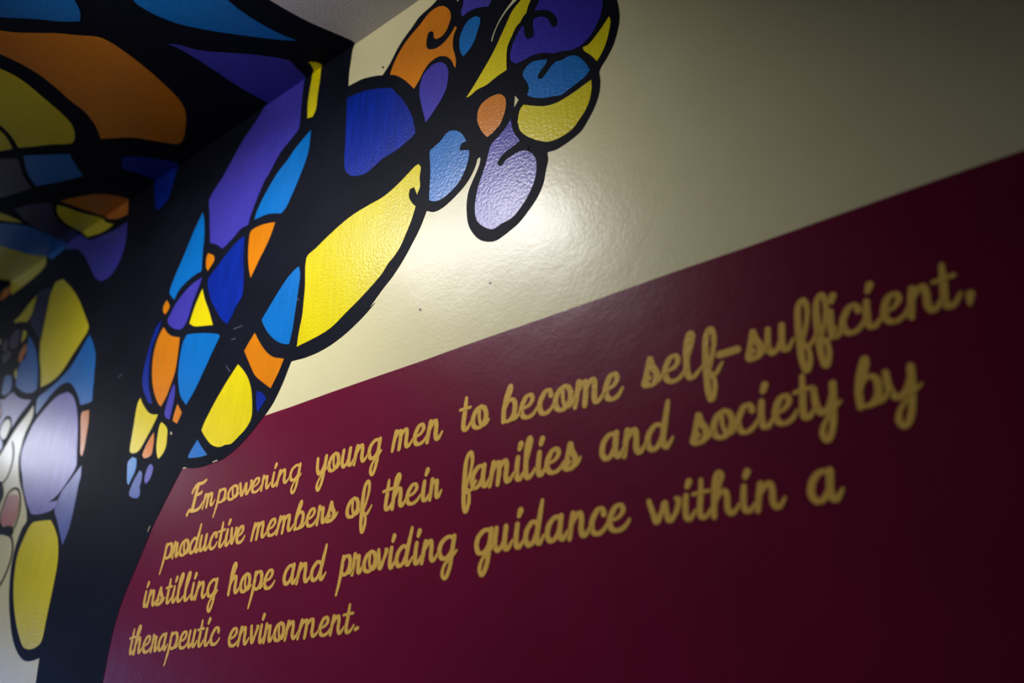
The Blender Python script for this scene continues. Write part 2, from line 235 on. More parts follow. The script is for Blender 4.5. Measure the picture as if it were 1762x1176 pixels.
["w","cell","yellow",2,[-23002,26674,-22874,26671,-22720,26642,-22567,26614,-22338,26447,-22113,26283,-21901,26119,-21689,25941,-21492,25765,-21308,25591,-21156,25436,-21016,25284,-20883,25134,-20729,24958,-20582,24786,-20444,24617,-20338,24495,-20240,24375,-20197,24273,-20241,24159,-20339,24071,-20445,23986,-20575,23871,-20714,23759,-20853,23648,-20982,23530,-21112,23412,-21264,23306,-21405,23239,-21569,23184,-21757,23145,-21954,23132,-22174,23136,-22396,23140,-22462,23303,-22529,23467,-22606,23635,-22705,23809,-22816,23988,-22912,24164,-23017,24403,-23107,24641,-23178,24874,-23214,25077,-23229,25274,-23238,25470,-23254,25696,-23264,25922,-23257,26141,-23234,26273,-23193,26397,-23141,26515,-23114,26580,-23076,26639]],
["w","cell","sky",2,[-20049,24030,-19948,23925,-19848,23820,-19761,23718,-19650,23570,-19553,23426,-19480,23289,-19418,23105,-19381,22930,-19344,22757,-19313,22637,-19283,22518,-19253,22400,-19282,22435,-19157,21944,-19269,21940,-19386,21940,-19503,21952,-19624,21967,-19747,21983,-19811,22069,-19876,22155,-19949,22243,-20035,22337,-20128,22432,-20232,22527,-20332,22615,-20442,22702,-20568,22785,-20706,22845,-20845,22879,-20978,22889,-21098,22885,-21205,22870,-21344,22837,-21468,22793,-21584,22743,-21708,22680,-21823,22612,-21936,22542,-22053,22470,-22168,22396,-22284,22322,-22323,22389,-22362,22458,-22389,22523,-22423,22631,-22445,22736,-22414,22821,-22300,22873,-22139,22899,-21977,22923,-21821,22953,-21663,22981,-21513,23014,-21380,23052,-21254,23094,-21134,23140,-21006,23189,-20883,23242,-20775,23302,-20647,23403,-20532,23511,-20424,23622,-20339,23716,-20260,23812,-20178,23907,-20137,23949,-20093,23990]],
["w","cell","sky",2,[-24030,25204,-23861,25056,-23694,24911,-23545,24769,-23397,24609,-23268,24454,-23158,24303,-23023,24092,-22908,23888,-22811,23691,-22737,23502,-22681,23319,-22625,23139,-22714,23124,-22803,23109,-22911,23112,-23083,23142,-23266,23189,-23454,23255,-23678,23361,-23894,23482,-24113,23604,-24169,23706,-24225,23808,-24262,23905,-24279,24029,-24275,24146,-24256,24257,-24223,24345,-24175,24426,-24127,24507,-24086,24578,-24046,24650,-24019,24728,-24016,24810,-24026,24898,-24034,24986,-24034,25059,-24032,25131]],
["w","cell","orange",2,[-24181,24993,-24105,24910,-24029,24828,-23973,24750,-23942,24681,-23932,24617,-23939,24561,-23962,24497,-24002,24441,-24077,24404,-24218,24417,-24390,24455,-24419,24530,-24448,24605,-24460,24674,-24447,24745,-24417,24809,-24373,24867,-24317,24913,-24249,24953]],
["w","cell","yellow",2,[-24611,25585,-24312,25419,-24308,25349,-24305,25278,-24325,25219,-24382,25183,-24461,25160,-24540,25136,-24554,25214,-24568,25292,-24581,25371,-24591,25442,-24601,25514]],
["w","cell","yellow",2,[-24445,24273,-24392,24199,-24340,24126,-24301,24057,-24286,23993,-24285,23934,-24283,23875,-24359,23954,-24435,24032,-24485,24106,-24490,24168,-24467,24221]],
["w","cell","plum",2,[-24839,25675,-24795,25548,-24752,25421,-24733,25305,-24738,25214,-24768,25133,-24843,25077,-24949,25072,-25093,25095,-25238,25118,-25321,25217,-25405,25317,-25461,25409,-25483,25507,-25475,25594,-25440,25669,-25375,25717,-25284,25751,-25193,25784]],
["w","cell","plum",2,[-25826,25671,-25724,25564,-25623,25458,-25551,25360,-25522,25263,-25525,25176,-25527,25089,-25960,25328,-25967,25407,-25974,25486,-25963,25558,-25929,25601,-25878,25636]],
["w","cell","plum",2,[-25337,25091,-25083,24962,-25118,24896,-25153,24830,-25215,24778,-25316,24751,-25443,24740,-25570,24729,-25774,25047,-25644,25057,-25516,25067,-25425,25078]],
["w","cell","sky",2,[-24689,24107,-24608,23984,-24527,23863,-24472,23749,-24458,23672,-24471,23604,-24517,23550,-24608,23520,-24730,23508,-24853,23495,-25065,23618,-25099,23745,-25133,23873,-25150,23996,-25137,24072,-25106,24141,-25074,24210]],
["w","cell","cream",2,[-26867,25984,-26315,25779,-26231,25696,-26177,25621,-26211,25581,-26276,25554,-26715,25703]],
["w","cell","violet_sheen",2,[-25300,23497,-25121,23447,-24944,23397,-24789,23371,-24650,23386,-24546,23425,-24433,23457,-24329,23459,-24217,23455,-24099,23377,-23982,23300,-23856,23227,-23700,23152,-23538,23084,-23377,23024,-23193,22968,-23013,22921,-22834,22875,-22908,22821,-22981,22767,-23059,22715,-23184,22646,-23312,22579,-23432,22507,-23538,22425,-23635,22339,-23732,22253,-23751,22315,-23771,22377,-23800,22442,-23850,22522,-23931,22605,-24019,22656,-24123,22706,-24229,22730,-24316,22737,-24406,22698,-24472,22647,-24527,22590,-24547,22538,-24554,22480,-24590,22436,-24703,22399,-24843,22376,-24983,22353,-25192,22740,-24731,22704,-24709,22755,-24686,22806,-24684,22863,-24716,22939,-24769,23020,-24833,23104,-24905,23195,-24988,23287,-25089,23382,-25186,23440]],
["w","cell","rose",2,[-25571,23439,-25022,23254,-24924,23153,-24843,23055,-24810,22984,-24791,22917,-24772,22849,-25256,22858]],
["w","cell","cream",2,[-24095,22609,-24014,22541,-23933,22474,-23882,22411,-23860,22328,-23869,22253,-23891,22183,-23916,22120,-23954,22061,-24013,22013,-24090,22005,-24188,22010,-24250,22063,-24314,22116,-24419,22184,-24490,22247,-24499,22352,-24473,22447,-24425,22533,-24356,22581,-24252,22611,-24178,22614]],
["w","cell","sky_pale",2,[-24942,22277,-24441,22153,-24328,22070,-24217,21987,-24134,21908,-24087,21830,-24070,21760,-24099,21705,-24225,21648,-24391,21609,-24559,21571]],
["w","cell","violet_sheen",2,[-20655,22557,-20551,22508,-20449,22459,-20358,22405,-20252,22322,-20161,22238,-20086,22155,-19981,22021,-19892,21890,-19819,21763,-19727,21565,-19652,21374,-19583,21186,-19512,20980,-19448,20778,-19386,20579,-19348,20488,-19312,20397,-19310,20316,-19375,20213,-19472,20123,-19579,20037,-19707,19928,-19845,19824,-20003,19728,-20123,19683,-20263,19649,-20404,19614,-19794,19573,-19890,19507,-19987,19441,-20111,19390,-20240,19371,-20392,19369,-20551,19372,-20671,19374,-20797,19382,-20928,19394,-21028,19411,-21132,19432,-21236,19454,-21373,19570,-21512,19688,-21640,19807,-21793,19966,-21935,20127,-22067,20289,-22140,20394,-22201,20498,-22268,20604,-22351,20710,-22440,20818,-22512,20923,-22586,21070,-22642,21215,-22669,21353,-22656,21466,-22614,21571,-22563,21673,-22503,21799,-22434,21921,-22344,22034,-22230,22128,-22095,22213,-21951,22292,-21818,22358,-21678,22419,-21531,22476,-21414,22521,-21291,22561,-21148,22587,-20993,22587,-20823,22572]],
["w","cell","orange",2,[-19224,21726,-19190,21616,-19156,21507,-19130,21401,-19113,21273,-19105,21148,-19097,21024,-19087,20909,-19077,20795,-19076,20684,-19086,20628,-19103,20575,-19121,20522,-19176,20562,-19216,20601,-19275,20743,-19321,20884,-19368,21025,-19448,21233,-19529,21443,-19598,21653,-19590,21707,-19565,21757]],
["w","cell","lilac_blue",2,[-19044,20279,-19019,20188,-18994,20098,-18978,20010,-18981,19947,-18993,19887,-19003,19827,-19005,19730,-19004,19632,-19005,19535,-19009,19305,-19015,19077,-19034,18855,-19057,18763,-19093,18674,-19132,18587,-19158,18534,-19188,18482,-19217,18430,-19288,18522,-19359,18615,-19433,18708,-19546,18846,-19661,18987,-19781,19128,-19866,19211,-19955,19294,-19998,19372,-19971,19518,-19897,19651,-19801,19776,-19728,19839,-19636,19894,-19543,19949,-19458,20006,-19373,20063,-19287,20120,-19206,20173,-19125,20226]],
["w","cell","yellow",2,[-21069,19199,-20957,19216,-20806,19208,-20653,19194,-20465,19177,-20275,19154,-20088,19132,-19997,19063,-19906,18995,-19825,18927,-19706,18816,-19597,18705,-19514,18597,-19419,18424,-19350,18256,-19301,18092,-19275,17931,-19268,17775,-19267,17621,-19267,17468,-19272,17316,-19277,17165,-19280,17015,-19283,16867,-19287,16719,-19281,16601,-19277,16484,-19296,16372,-19325,16328,-19378,16290,-19451,16261,-19555,16236,-19675,16221,-19807,16219,-19924,16231,-20041,16255,-20141,16293,-20283,16382,-20395,16479,-20497,16577,-20635,16712,-20762,16850,-20879,16989,-21006,17156,-21122,17325,-21223,17495,-21309,17666,-21378,17836,-21432,18007,-21473,18179,-21497,18351,-21496,18518,-21467,18645,-21411,18766,-21342,18883,-21277,18998,-21198,19109]],
["w","cell","rose",2,[-22627,20198,-22303,20097,-22234,20009,-22165,19922,-22115,19837,-22084,19740,-22072,19648,-22078,19560,-22109,19458,-22159,19361,-22208,19265,-22641,19327,-22990,19504,-23005,19557,-23014,19609,-23021,19703,-23023,19796,-23014,19887,-22999,19981,-22973,20073,-22912,20152,-22837,20178,-22732,20188]],
["w","cell","yellow",2,[-11202,28000,-11203,27932,-11206,27783,-11212,27638,-11222,27501,-11234,27366,-11245,27232,-11248,27093,-11249,26954,-11263,26824,-11287,26766,-11323,26719,-11360,26671,-11540,26726,-11553,26872,-11567,27018,-11573,27162,-11568,27301,-11556,27436,-11542,27571,-11528,27707,-11514,27843,-11499,27980,-11494,28000]],
["c","cell","yellow",2,[-11292,8183,-11248,8219,-11204,8255,-11167,8297,-11149,8335,-11140,8377,-11130,8419,-11202,8472,-11494,8472,-11447,8445,-11388,8398,-11347,8327,-11320,8255]],
["w","cell","sky",2,[-11371,26318,-11371,26181,-11371,26044,-11376,25912,-11387,25811,-11403,25714,-11427,25622,-11472,25500,-11525,25383,-11580,25269,-11644,25144,-11711,25022,-11780,24901,-11843,24789,-11908,24678,-11983,24575,-12030,24540,-12087,24513,-12144,24487,-12295,24552,-12449,24618,-12599,24669,-12771,24700,-12936,24714,-13103,24728,-13075,24814,-13047,24900,-13011,24981,-12932,25106,-12844,25224,-12750,25339,-12651,25455,-12547,25567,-12434,25671,-12328,25743,-12213,25807,-12102,25873,-12017,25938,-11936,26007,-11849,26070,-11693,26157,-11531,26238]],
["w","cell","navy",2,[-10244,26571,-10127,26551,-10011,26532,-9893,26507,-9782,26477,-9669,26440,-9555,26398,-9423,26342,-9290,26280,-9159,26215,-9077,26175,-8996,26131,-8918,26074,-8862,26011,-8816,25941,-8771,25871,-8704,25779,-8639,25688,-8580,25596,-8522,25493,-8470,25391,-8422,25290,-8376,25185,-8335,25082,-8297,24980,-8283,24921,-8272,24863,-8257,24808,-8242,24754,-8232,24701,-8226,24655,-8227,24612,-8241,24581,-8301,24546,-8373,24524,-8447,24507,-8547,24480,-8649,24457,-8756,24439,-8866,24434,-8980,24435,-9089,24425,-9223,24386,-9351,24337,-9490,24302,-9568,24303,-9654,24319,-9743,24344,-9815,24367,-9889,24399,-9962,24443,-10026,24495,-10083,24556,-10126,24621,-10167,24721,-10189,24818,-10202,24912,-10207,25038,-10202,25159,-10200,25282,-10212,25701,-10228,26131]],
["w","cell","orange",2,[-8964,26456,-8942,26516,-8919,26576,-8893,26633,-8857,26701,-8818,26766,-8775,26826,-8709,26907,-8639,26983,-8563,27052,-8486,27105,-8404,27151,-8320,27195,-8260,27226,-8198,27255,-8139,27287,-8079,27328,-8021,27371,-7959,27408,-7904,27431,-7845,27447,-7780,27452,-7715,27446,-7646,27429,-7573,27395,-7522,27355,-7472,27301,-7428,27242,-7385,27167,-7356,27091,-7343,27034,-7336,26980,-7337,26932,-7347,26880,-7365,26834,-7385,26790,-7406,26745,-7429,26702,-7457,26664,-7490,26634,-7527,26610,-7571,26595,-7616,26594,-7665,26602,-7715,26610,-7780,26700,-7781,26766,-7790,26837,-7809,26870,-7834,26904,-7883,26914,-7923,26908,-7946,26868,-7957,26816,-7965,26761,-7973,26707,-7977,26652,-7972,26591,-7949,26535,-7917,26476,-7868,26446,-7819,26416,-7771,26394,-7720,26380,-7672,26374,-7627,26374,-7576,26381,-7529,26394,-7485,26412,-7435,26439,-7388,26470,-7344,26506,-7304,26545,-7267,26588,-7231,26631,-7184,26572,-7205,26540,-7227,26507,-7246,26471,-7264,26418,-7279,26361,-7288,26301,-7292,26238,-7290,26172,-7284,26103,-7270,26039,-7251,25972,-7235,25908,-7225,25847,-7217,25788,-7214,25731,-7217,25683,-7224,25638,-7232,25593,-7249,25623,-7264,25653,-7283,25719,-7304,25786,-7335,25849,-7373,25910,-7425,25980,-7485,26039,-7542,26077,-7599,26106,-7654,26124,-7726,26135,-7794,26133,-7855,26121,-7919,26090,-7976,26048,-8028,26000,-8068,25951,-8104,25897,-8142,25844,-8188,25794,-8237,25746,-8285,25698,-8325,25761,-8366,25825,-8409,25888,-8468,25971,-8531,26052,-8597,26133,-8657,26202,-8721,26269,-8788,26331,-8845,26376,-8905,26416]],
["w","cell","sky",2,[-6710,26547,-6619,26439,-6618,26375,-6622,26315,-6642,26254,-6667,26197,-6692,26141,-6718,26074,-6744,26008,-6776,25948,-6816,25898,-6861,25854,-6911,25816,-6953,25793,-7000,25776,-7046,25759,-7071,25820,-7095,25881,-7112,25941,-7124,26039,-7128,26134,-7123,26224,-7111,26283,-7091,26335,-7066,26383,-7034,26440,-6998,26492,-6955,26535,-6914,26556,-6868,26567,-6818,26571,-6765,26563]],
["w","cell","violet",2,[-6976,27447,-6993,27311,-7010,27175,-7031,27045,-7049,26998,-7071,26956,-7083,26906,-7071,26833,-7049,26754,-6999,26765,-6950,26777,-6896,26780,-6818,26770,-6736,26751,-6653,26723,-6574,26684,-6495,26637,-6417,26590,-6387,26627,-6358,26664,-6334,26707,-6310,26784,-6292,26866,-6274,26949]],
["w","cell","violet",2,[-7611,25967,-7559,25926,-7511,25875,-7470,25818,-7439,25755,-7418,25691,-7407,25630,-7402,25556,-7407,25487,-7415,25420,-7425,25354,-7437,25290,-7456,25231,-7488,25168,-7525,25110,-7566,25056,-7609,25008,-7655,24965,-7703,24922,-7757,24873,-7812,24824,-7868,24777,-7900,24752,-7932,24727,-7965,24703,-7980,24770,-7994,24838,-8010,24905,-8036,25007,-8062,25110,-8086,25213,-8106,25304,-8123,25394,-8135,25483,-8138,25558,-8134,25629,-8124,25696,-8108,25762,-8085,25823,-8055,25877,-8014,25922,-7965,25958,-7911,25987,-7868,26003,-7820,26011,-7768,26012,-7718,26007,-7665,25994]],
["w","cell","yellow",2,[-5463,26374,-5514,26346,-5564,26318,-5614,26290,-5657,26266,-5700,26241,-5741,26215,-5795,26181,-5848,26146,-5896,26104,-5944,26040,-5987,25968,-6029,25897,-6074,25829,-6118,25760,-6163,25691,-6215,25610,-6267,25528,-6322,25450,-6373,25384,-6426,25321,-6480,25259,-6540,25192,-6602,25125,-6664,25059,-6716,25003,-6768,24947,-6822,24893,-6873,24844,-6926,24796,-6979,24748,-6939,24738,-6902,24735,-6841,24750,-6783,24771,-6721,24785,-6654,24782,-6585,24772,-6519,24770,-6433,24785,-6351,24806,-6268,24825,-6199,24835,-6128,24841,-6059,24848,-6060,24909,-6060,24970,-6059,25030,-6053,25137,-6045,25244,-6027,25343,-5998,25414,-5960,25476,-5920,25536,-5881,25600,-5839,25662,-5790,25713,-5742,25729,-5689,25732,-5642,25747,-5618,25780,-5602,25824,-5587,25869,-5569,25919,-5552,25970,-5531,26017,-5504,26062,-5473,26103,-5440,26141,-5395,26183,-5348,26221,-5301,26259]],
["w","cell","cream",2,[-5762,26311,-5813,26293,-5865,26274,-5914,26252,-5978,26216,-6039,26176,-6096,26130,-6154,26072,-6207,26009,-6255,25938,-6296,25857,-6331,25770,-6366,25683,-6377,25722,-6358,25782,-6335,25839,-6308,25892,-6267,25965,-6222,26035,-6173,26100,-6115,26163,-6053,26221,-5989,26276,-5938,26315,-5886,26351,-5833,26388]],
["w","cell","cream",2,[-5908,24187,-5838,24064,-5865,24032,-5893,23999,-5915,23974,-5937,23948,-5933,23987,-5929,24026,-5925,24065,-5919,24106,-5913,24146]],
["w","cell","cream",2,[-7198,27350,-7162,27222,-7119,27295]],
["w","cell","purple",2,[-5161,26213,-5196,26148,-5231,26084,-5267,26021,-5297,25971,-5328,25921,-5359,25873,-5382,25845,-5406,25818,-5424,25785,-5437,25715,-5443,25640,-5459,25574,-5489,25547,-5532,25544,-5586,25564,-5641,25595,-5696,25626,-5740,25576,-5783,25527,-5825,25475,-5858,25428,-5890,25379,-5917,25326,-5941,25265,-5960,25200,-5974,25131,-5975,25089,-5971,25044,-5967,25000,-5865,24867,-5805,24857,-5746,24848,-5688,24842,-5625,24842,-5564,24845,-5501,24839,-5426,24819,-5351,24790,-5276,24754,-5218,24715,-5161,24669,-5104,24631,-5045,24607,-4988,24591,-4931,24572,-4860,24538,-4789,24503,-4720,24477,-4660,24467,-4603,24468,-4550,24477,-4486,24499,-4427,24529,-4373,24567,-4322,24618,-4276,24676,-4232,24738,-4200,24787,-4170,24839,-4145,24897,-4121,24977,-4103,25062,-4089,25151,-4081,25244,-4077,25340,-4072,25437]],
["w","curl","black",3,[-5412,25790,-5354,25764,-5297,25735,-5240,25700,-5194,25667,-5149,25630,-5108,25584,-5068,25527,-5034,25464,-5006,25401,-4988,25349,-4976,25299,-4971,25251,-4978,25210,-4998,25181,-5025,25173,-5055,25173,-5076,25215,-5095,25257,-5110,25310,-5122,25363,-5142,25415,-5173,25465,-5209,25511,-5249,25551,-5290,25581,-5332,25604,-5374,25621,-5416,25626,-5457,25624,-5463,25567,-5469,25511,-5471,25452,-5466,25406,-5458,25358,-5455,25314,-5470,25271,-5490,25234,-5595,25256,-5619,25305,-5638,25355,-5647,25411,-5651,25466,-5653,25520,-5652,25571,-5648,25620,-5741,25708,-5698,25763,-5656,25817,-5600,25851,-5542,25847,-5477,25821]],
["w","cell","yellow",2,[-4016,24738,-4005,24683,-4000,24632,-4010,24568,-4026,24507,-4044,24449,-4065,24384,-4088,24320,-4114,24260,-4143,24200,-4176,24144,-4211,24090,-4243,24052,-4278,24016,-4313,23981,-4344,24043,-4375,24105,-4409,24166,-4446,24220,-4485,24273,-4520,24329,-4532,24369,-4538,24411,-4501,24405,-4464,24398,-4430,24402,-4375,24429,-4324,24466,-4275,24504,-4237,24533,-4199,24565,-4163,24597,-4113,24643,-4065,24691]],
["w","cell","sky",2,[-5725,24579,-5705,24619,-5674,24648,-5638,24671,-5598,24689,-5555,24699,-5511,24697,-5465,24687,-5418,24670,-5344,24638,-5271,24600,-5198,24555,-5148,24515,-5100,24469,-5051,24430,-5015,24410,-4979,24396,-4944,24388,-4907,24389,-4872,24394,-4835,24393,-4786,24381,-4737,24363,-4689,24334,-4653,24299,-4622,24255,-4593,24210,-4560,24154,-4530,24097,-4503,24039,-4483,23986,-4467,23934,-4451,23881,-4481,23857,-4511,23832,-4544,23811,-4591,23791,-4642,23776,-4693,23762,-4749,23748,-4807,23736,-4865,23724,-4913,23711,-4963,23698,-5016,23696,-5063,23709,-5113,23733,-5163,23756,-5220,23775,-5277,23794,-5334,23818,-5392,23848,-5449,23883,-5507,23921,-5544,23947,-5580,23975,-5616,24006,-5640,24038,-5662,24073,-5644,24106,-5627,24139,-5618,24178,-5623,24231,-5637,24287,-5655,24344,-5675,24388,-5699,24433,-5718,24478,-5728,24532]],
["w","curl","black",3,[-5217,24604,-5027,24451,-5054,24440,-5081,24428,-5107,24416,-5143,24396,-5177,24374,-5204,24351,-5231,24327,-5259,24304,-5289,24279,-5319,24256,-5353,24240,-5382,24246,-5415,24261,-5425,24299,-5427,24331,-5403,24367,-5373,24397,-5342,24425,-5309,24449,-5275,24471,-5247,24500,-5233,24531,-5225,24567]],
["w","cell","yellow",2,[-4440,23678,-4443,23621,-4445,23564,-4451,23510,-4465,23443,-4483,23379,-4505,23319,-4532,23260,-4564,23204,-4600,23153,-4641,23108,-4687,23068,-4733,23029,-4769,22994,-4806,22959,-4848,22933,-4919,22909,-4994,22895,-5073,22888,-5145,22887,-5219,22895,-5297,22914,-5356,22941,-5415,22979,-5474,23022,-5543,23076,-5610,23133,-5676,23197,-5734,23259,-5788,23326,-5833,23399,-5855,23463,-5864,23527,-5873,23591,-5884,23596,-5869,23674,-5854,23752,-5831,23824,-5808,23857,-5777,23882,-5747,23907,-5684,23864,-5622,23821,-5560,23780,-5481,23730,-5402,23682,-5323,23643,-5250,23617,-5179,23600,-5109,23589,-5043,23586,-4979,23589,-4917,23595,-4852,23602,-4788,23611,-4725,23622,-4669,23634,-4613,23648,-4556,23660,-4518,23667,-4479,23673]],
["w","cell","orange",2,[-6233,24407,-6181,24363,-6140,24306,-6120,24258,-6107,24209,-6103,24164,-6105,24100,-6114,24041,-6129,23986,-6150,23925,-6177,23868,-6207,23814,-6237,23770,-6272,23730,-6306,23690,-6266,23749,-6309,23720,-6351,23691,-6397,23667,-6438,23653,-6482,23643,-6526,23633,-6561,23683,-6596,23734,-6627,23786,-6666,23871,-6699,23958,-6726,24044,-6734,24087,-6735,24128,-6734,24168,-6732,24208,-6728,24247,-6719,24283,-6702,24325,-6681,24364,-6654,24395,-6616,24420,-6573,24438,-6527,24449,-6480,24456,-6430,24457,-6378,24452,-6331,24444,-6282,24431]],
["w","cell","violet",2,[-6019,23744,-6013,23682,-6008,23621,-5998,23558,-5984,23500,-5966,23441,-5944,23383,-5916,23332,-5885,23282,-5861,23231,-5855,23184,-5858,23139,-5848,23093,-5817,23043,-5777,22997,-5736,22954,-5698,22916,-5658,22880,-5624,22840,-5597,22792,-5576,22742,-5563,22693,-5556,22629,-5556,22568,-5562,22509,-5572,22445,-5588,22384,-5607,22326,-5629,22275,-5656,22227,-5684,22181,-5715,22134,-5748,22089,-5783,22047,-5829,21998,-5878,21953,-5929,21910,-5973,21874,-6020,21841,-6073,21816,-6141,21804,-6214,21800,-6287,21795,-6342,21781,-6396,21766,-6456,21764,-6504,21781,-6553,21810,-6600,21846,-6652,21892,-6701,21942,-6745,21997,-6771,22038,-6791,22082,-6805,22125,-6819,22191,-6826,22257,-6827,22320,-6818,22410,-6802,22498,-6783,22583,-6764,22654,-6741,22723,-6715,22791,-6685,22857,-6652,22922,-6621,22988,-6597,23041,-6574,23095,-6552,23150,-6533,23206,-6516,23263,-6497,23319,-6482,23362,-6466,23405,-6442,23440,-6398,23471,-6349,23493,-6300,23517,-6246,23546,-6194,23576,-6145,23611,-6101,23652,-6060,23698]],
["w","curl","black",3,[-5848,23208,-5798,23155,-5748,23103,-5707,23046,-5694,23007,-5692,22969,-5690,22931,-5724,22953,-5759,22972,-5806,22989,-5854,23003,-5900,23011,-5951,23012,-5999,23007,-6046,23000,-6089,22991,-6131,22980,-6170,22965,-6196,22945,-6219,22923,-6246,22906,-6269,22910,-6295,22922,-6330,22994,-6312,23022,-6291,23047,-6251,23078,-6209,23106,-6164,23130,-6116,23144,-6065,23154,-6015,23164,-5959,23178,-5903,23193]],
["w","cell","sky",2,[-7270,24164,-7222,24133,-7176,24095,-7133,24053,-7088,23993,-7052,23928,-7028,23878,-7007,23828,-6986,23778,-7029,23791,-7067,23794,-7095,23778,-7118,23754,-7136,23726,-7139,23693,-7136,23657,-7091,23636,-7046,23616,-7002,23595,-6965,23577,-6927,23558,-6929,23508,-6931,23458,-6938,23412,-6956,23345,-6980,23281,-7007,23221,-7039,23160,-7075,23102,-7115,23049,-7156,23008,-7201,22971,-7250,22939,-7301,22910,-7355,22885,-7412,22865,-7473,22847,-7536,22833,-7604,22827,-7648,22830,-7694,22840,-7742,22858,-7799,22894,-7855,22937,-7852,23028,-7848,23118,-7844,23209,-7840,23292,-7836,23375,-7833,23459,-7833,23545,-7834,23632,-7836,23720,-7844,23812,-7854,23905,-7848,23989,-7826,24014,-7790,24025,-7753,24034,-7704,24050,-7655,24064,-7609,24082,-7561,24113,-7515,24149,-7467,24182,-7428,24199,-7382,24204,-7327,24192]],
["w","cell","yellow",2,[-8126,23840,-8091,23792,-8069,23746,-8071,23671,-8085,23601,-8094,23529,-8089,23462,-8079,23393,-8079,23329,-8096,23277,-8123,23230,-8149,23184,-8226,23380,-8337,23381,-8345,23331,-8354,23281,-8351,23226,-8333,23173,-8306,23119,-8273,23064,-8245,23024,-8212,22984,-8180,22945,-8207,22867,-8234,22790,-8265,22715,-8308,22629,-8355,22545,-8403,22462,-8446,22386,-8491,22312,-8541,22242,-8595,22184,-8655,22132,-8718,22082,-8754,22059,-8791,22039,-8826,22016,-8885,21957,-8940,21895,-9004,21840,-9168,21737,-9341,21640,-9519,21546,-9640,21487,-9765,21430,-9891,21373,-10013,21311,-10137,21249,-10270,21196,-10395,21167,-10529,21147,-10668,21132,-10846,21117,-11028,21106,-11213,21094,-11207,21185,-11202,21276,-11192,21367,-11172,21489,-11147,21611,-11128,21735,-11123,21827,-11122,21921,-11123,22016,-11120,22134,-11118,22252,-11119,22373,-11141,22592,-11166,22815,-11147,23019,-11088,23076,-10989,23100,-10891,23125,-10779,23172,-10667,23219,-10554,23264,-10403,23318,-10251,23370,-10097,23416,-9990,23443,-9880,23464,-9768,23481,-9634,23493,-9498,23501,-9363,23508,-9256,23510,-9148,23511,-9046,23519,-8939,23539,-8837,23566,-8739,23597,-8636,23636,-8537,23679,-8440,23724,-8366,23761,-8294,23800,-8218,23834,-8174,23840]],
["w","cell","sky",2,[-11372,22906,-11346,22837,-11319,22769,-11303,22705,-11299,22602,-11305,22504,-11313,22408,-11320,22311,-11328,22215,-11337,22120,-11348,22005,-11359,21890,-11370,21776,-11379,21672,-11387,21568,-11398,21466,-11415,21382,-11435,21299,-11455,21217,-11517,21237,-11579,21256,-11641,21281,-11726,21324,-11808,21371,-11887,21424,-11981,21500,-12070,21581,-12153,21665,-12217,21737,-12274,21810,-12328,21883,-12363,21938,-12394,21992,-12425,22047,-12377,22099,-12329,22150,-12280,22201,-12199,22287,-12116,22372,-12032,22456,-11938,22549,-11843,22640,-11741,22727,-11674,22774,-11602,22815,-11526,22854,-11477,22873,-11424,22890]],
["w","cell","orange",2,[-12323,24337,-12339,24284,-12356,24231,-12375,24180,-12423,24074,-12474,23971,-12531,23872,-12597,23775,-12669,23681,-12739,23587,-12822,23463,-12903,23338,-12984,23214,-13022,23309,-13060,23405,-13093,23500,-13128,23623,-13158,23745,-13181,23865,-13197,23997,-13206,24126,-13209,24253,-13213,24331,-13211,24406,-13181,24463,-13115,24488,-13026,24490,-12932,24483,-12829,24472,-12722,24453,-12614,24428,-12517,24401,-12420,24369]],
["w","cell","navy",2,[-13410,24429,-13390,24248,-13371,24070,-13349,23892,-13286,23558,-13222,23230,-13201,22925,-13243,22827,-13326,22752,-13405,22674,-13431,22625,-13454,22572,-13481,22523,-13535,22455,-13594,22390,-13653,22325,-13740,22400,-13828,22476,-13909,22555,-14010,22668,-14103,22783,-14195,22899,-14277,22998,-14357,23097,-14423,23196,-14517,23376,-14596,23554,-14648,23727,-14640,23778,-14604,23816,-14560,23848,-14464,23918,-14362,23982,-14261,24046,-14163,24113,-14065,24179,-13964,24242,-13869,24298,-13770,24351,-13663,24395,-13584,24412,-13496,24420]],
["w","cell","orange",2,[-14788,24520,-14554,24371,-14515,24297,-14497,24232,-14523,24180,-14567,24139,-14613,24100,-14644,24072,-14677,24045,-14711,24019,-14761,24095,-14801,24169,-14825,24257,-14840,24342,-14843,24422,-14822,24474]],
["w","cell","sky",2,[-15299,25861,-15254,25750,-15209,25639,-15172,25532,-15131,25376,-15098,25224,-15074,25077,-15057,24906,-15048,24741,-15036,24575,-15018,24422,-14997,24268,-14976,24116,-15071,24113,-15166,24109,-15257,24100,-15377,24081,-15493,24057,-15601,24026,-15701,23986,-15793,23939,-15872,23883,-15918,23829,-15950,23766,-15982,23703,-16066,23780,-16146,23858,-16217,23930,-16257,23996,-16245,24108,-16210,24210,-16166,24307,-16085,24469,-15995,24626,-15907,24784,-15808,24981,-15711,25179,-15611,25376,-15554,25480,-15495,25583,-15432,25683,-15390,25744,-15344,25802]],
["w","cell","orange",2,[-16321,23806,-16258,23737,-16196,23668,-16155,23604,-16154,23556,-16177,23518,-16205,23483,-16246,23446,-16294,23414,-16360,23483,-16412,23550,-16430,23610,-16433,23664,-16423,23713,-16398,23749,-16359,23777]],
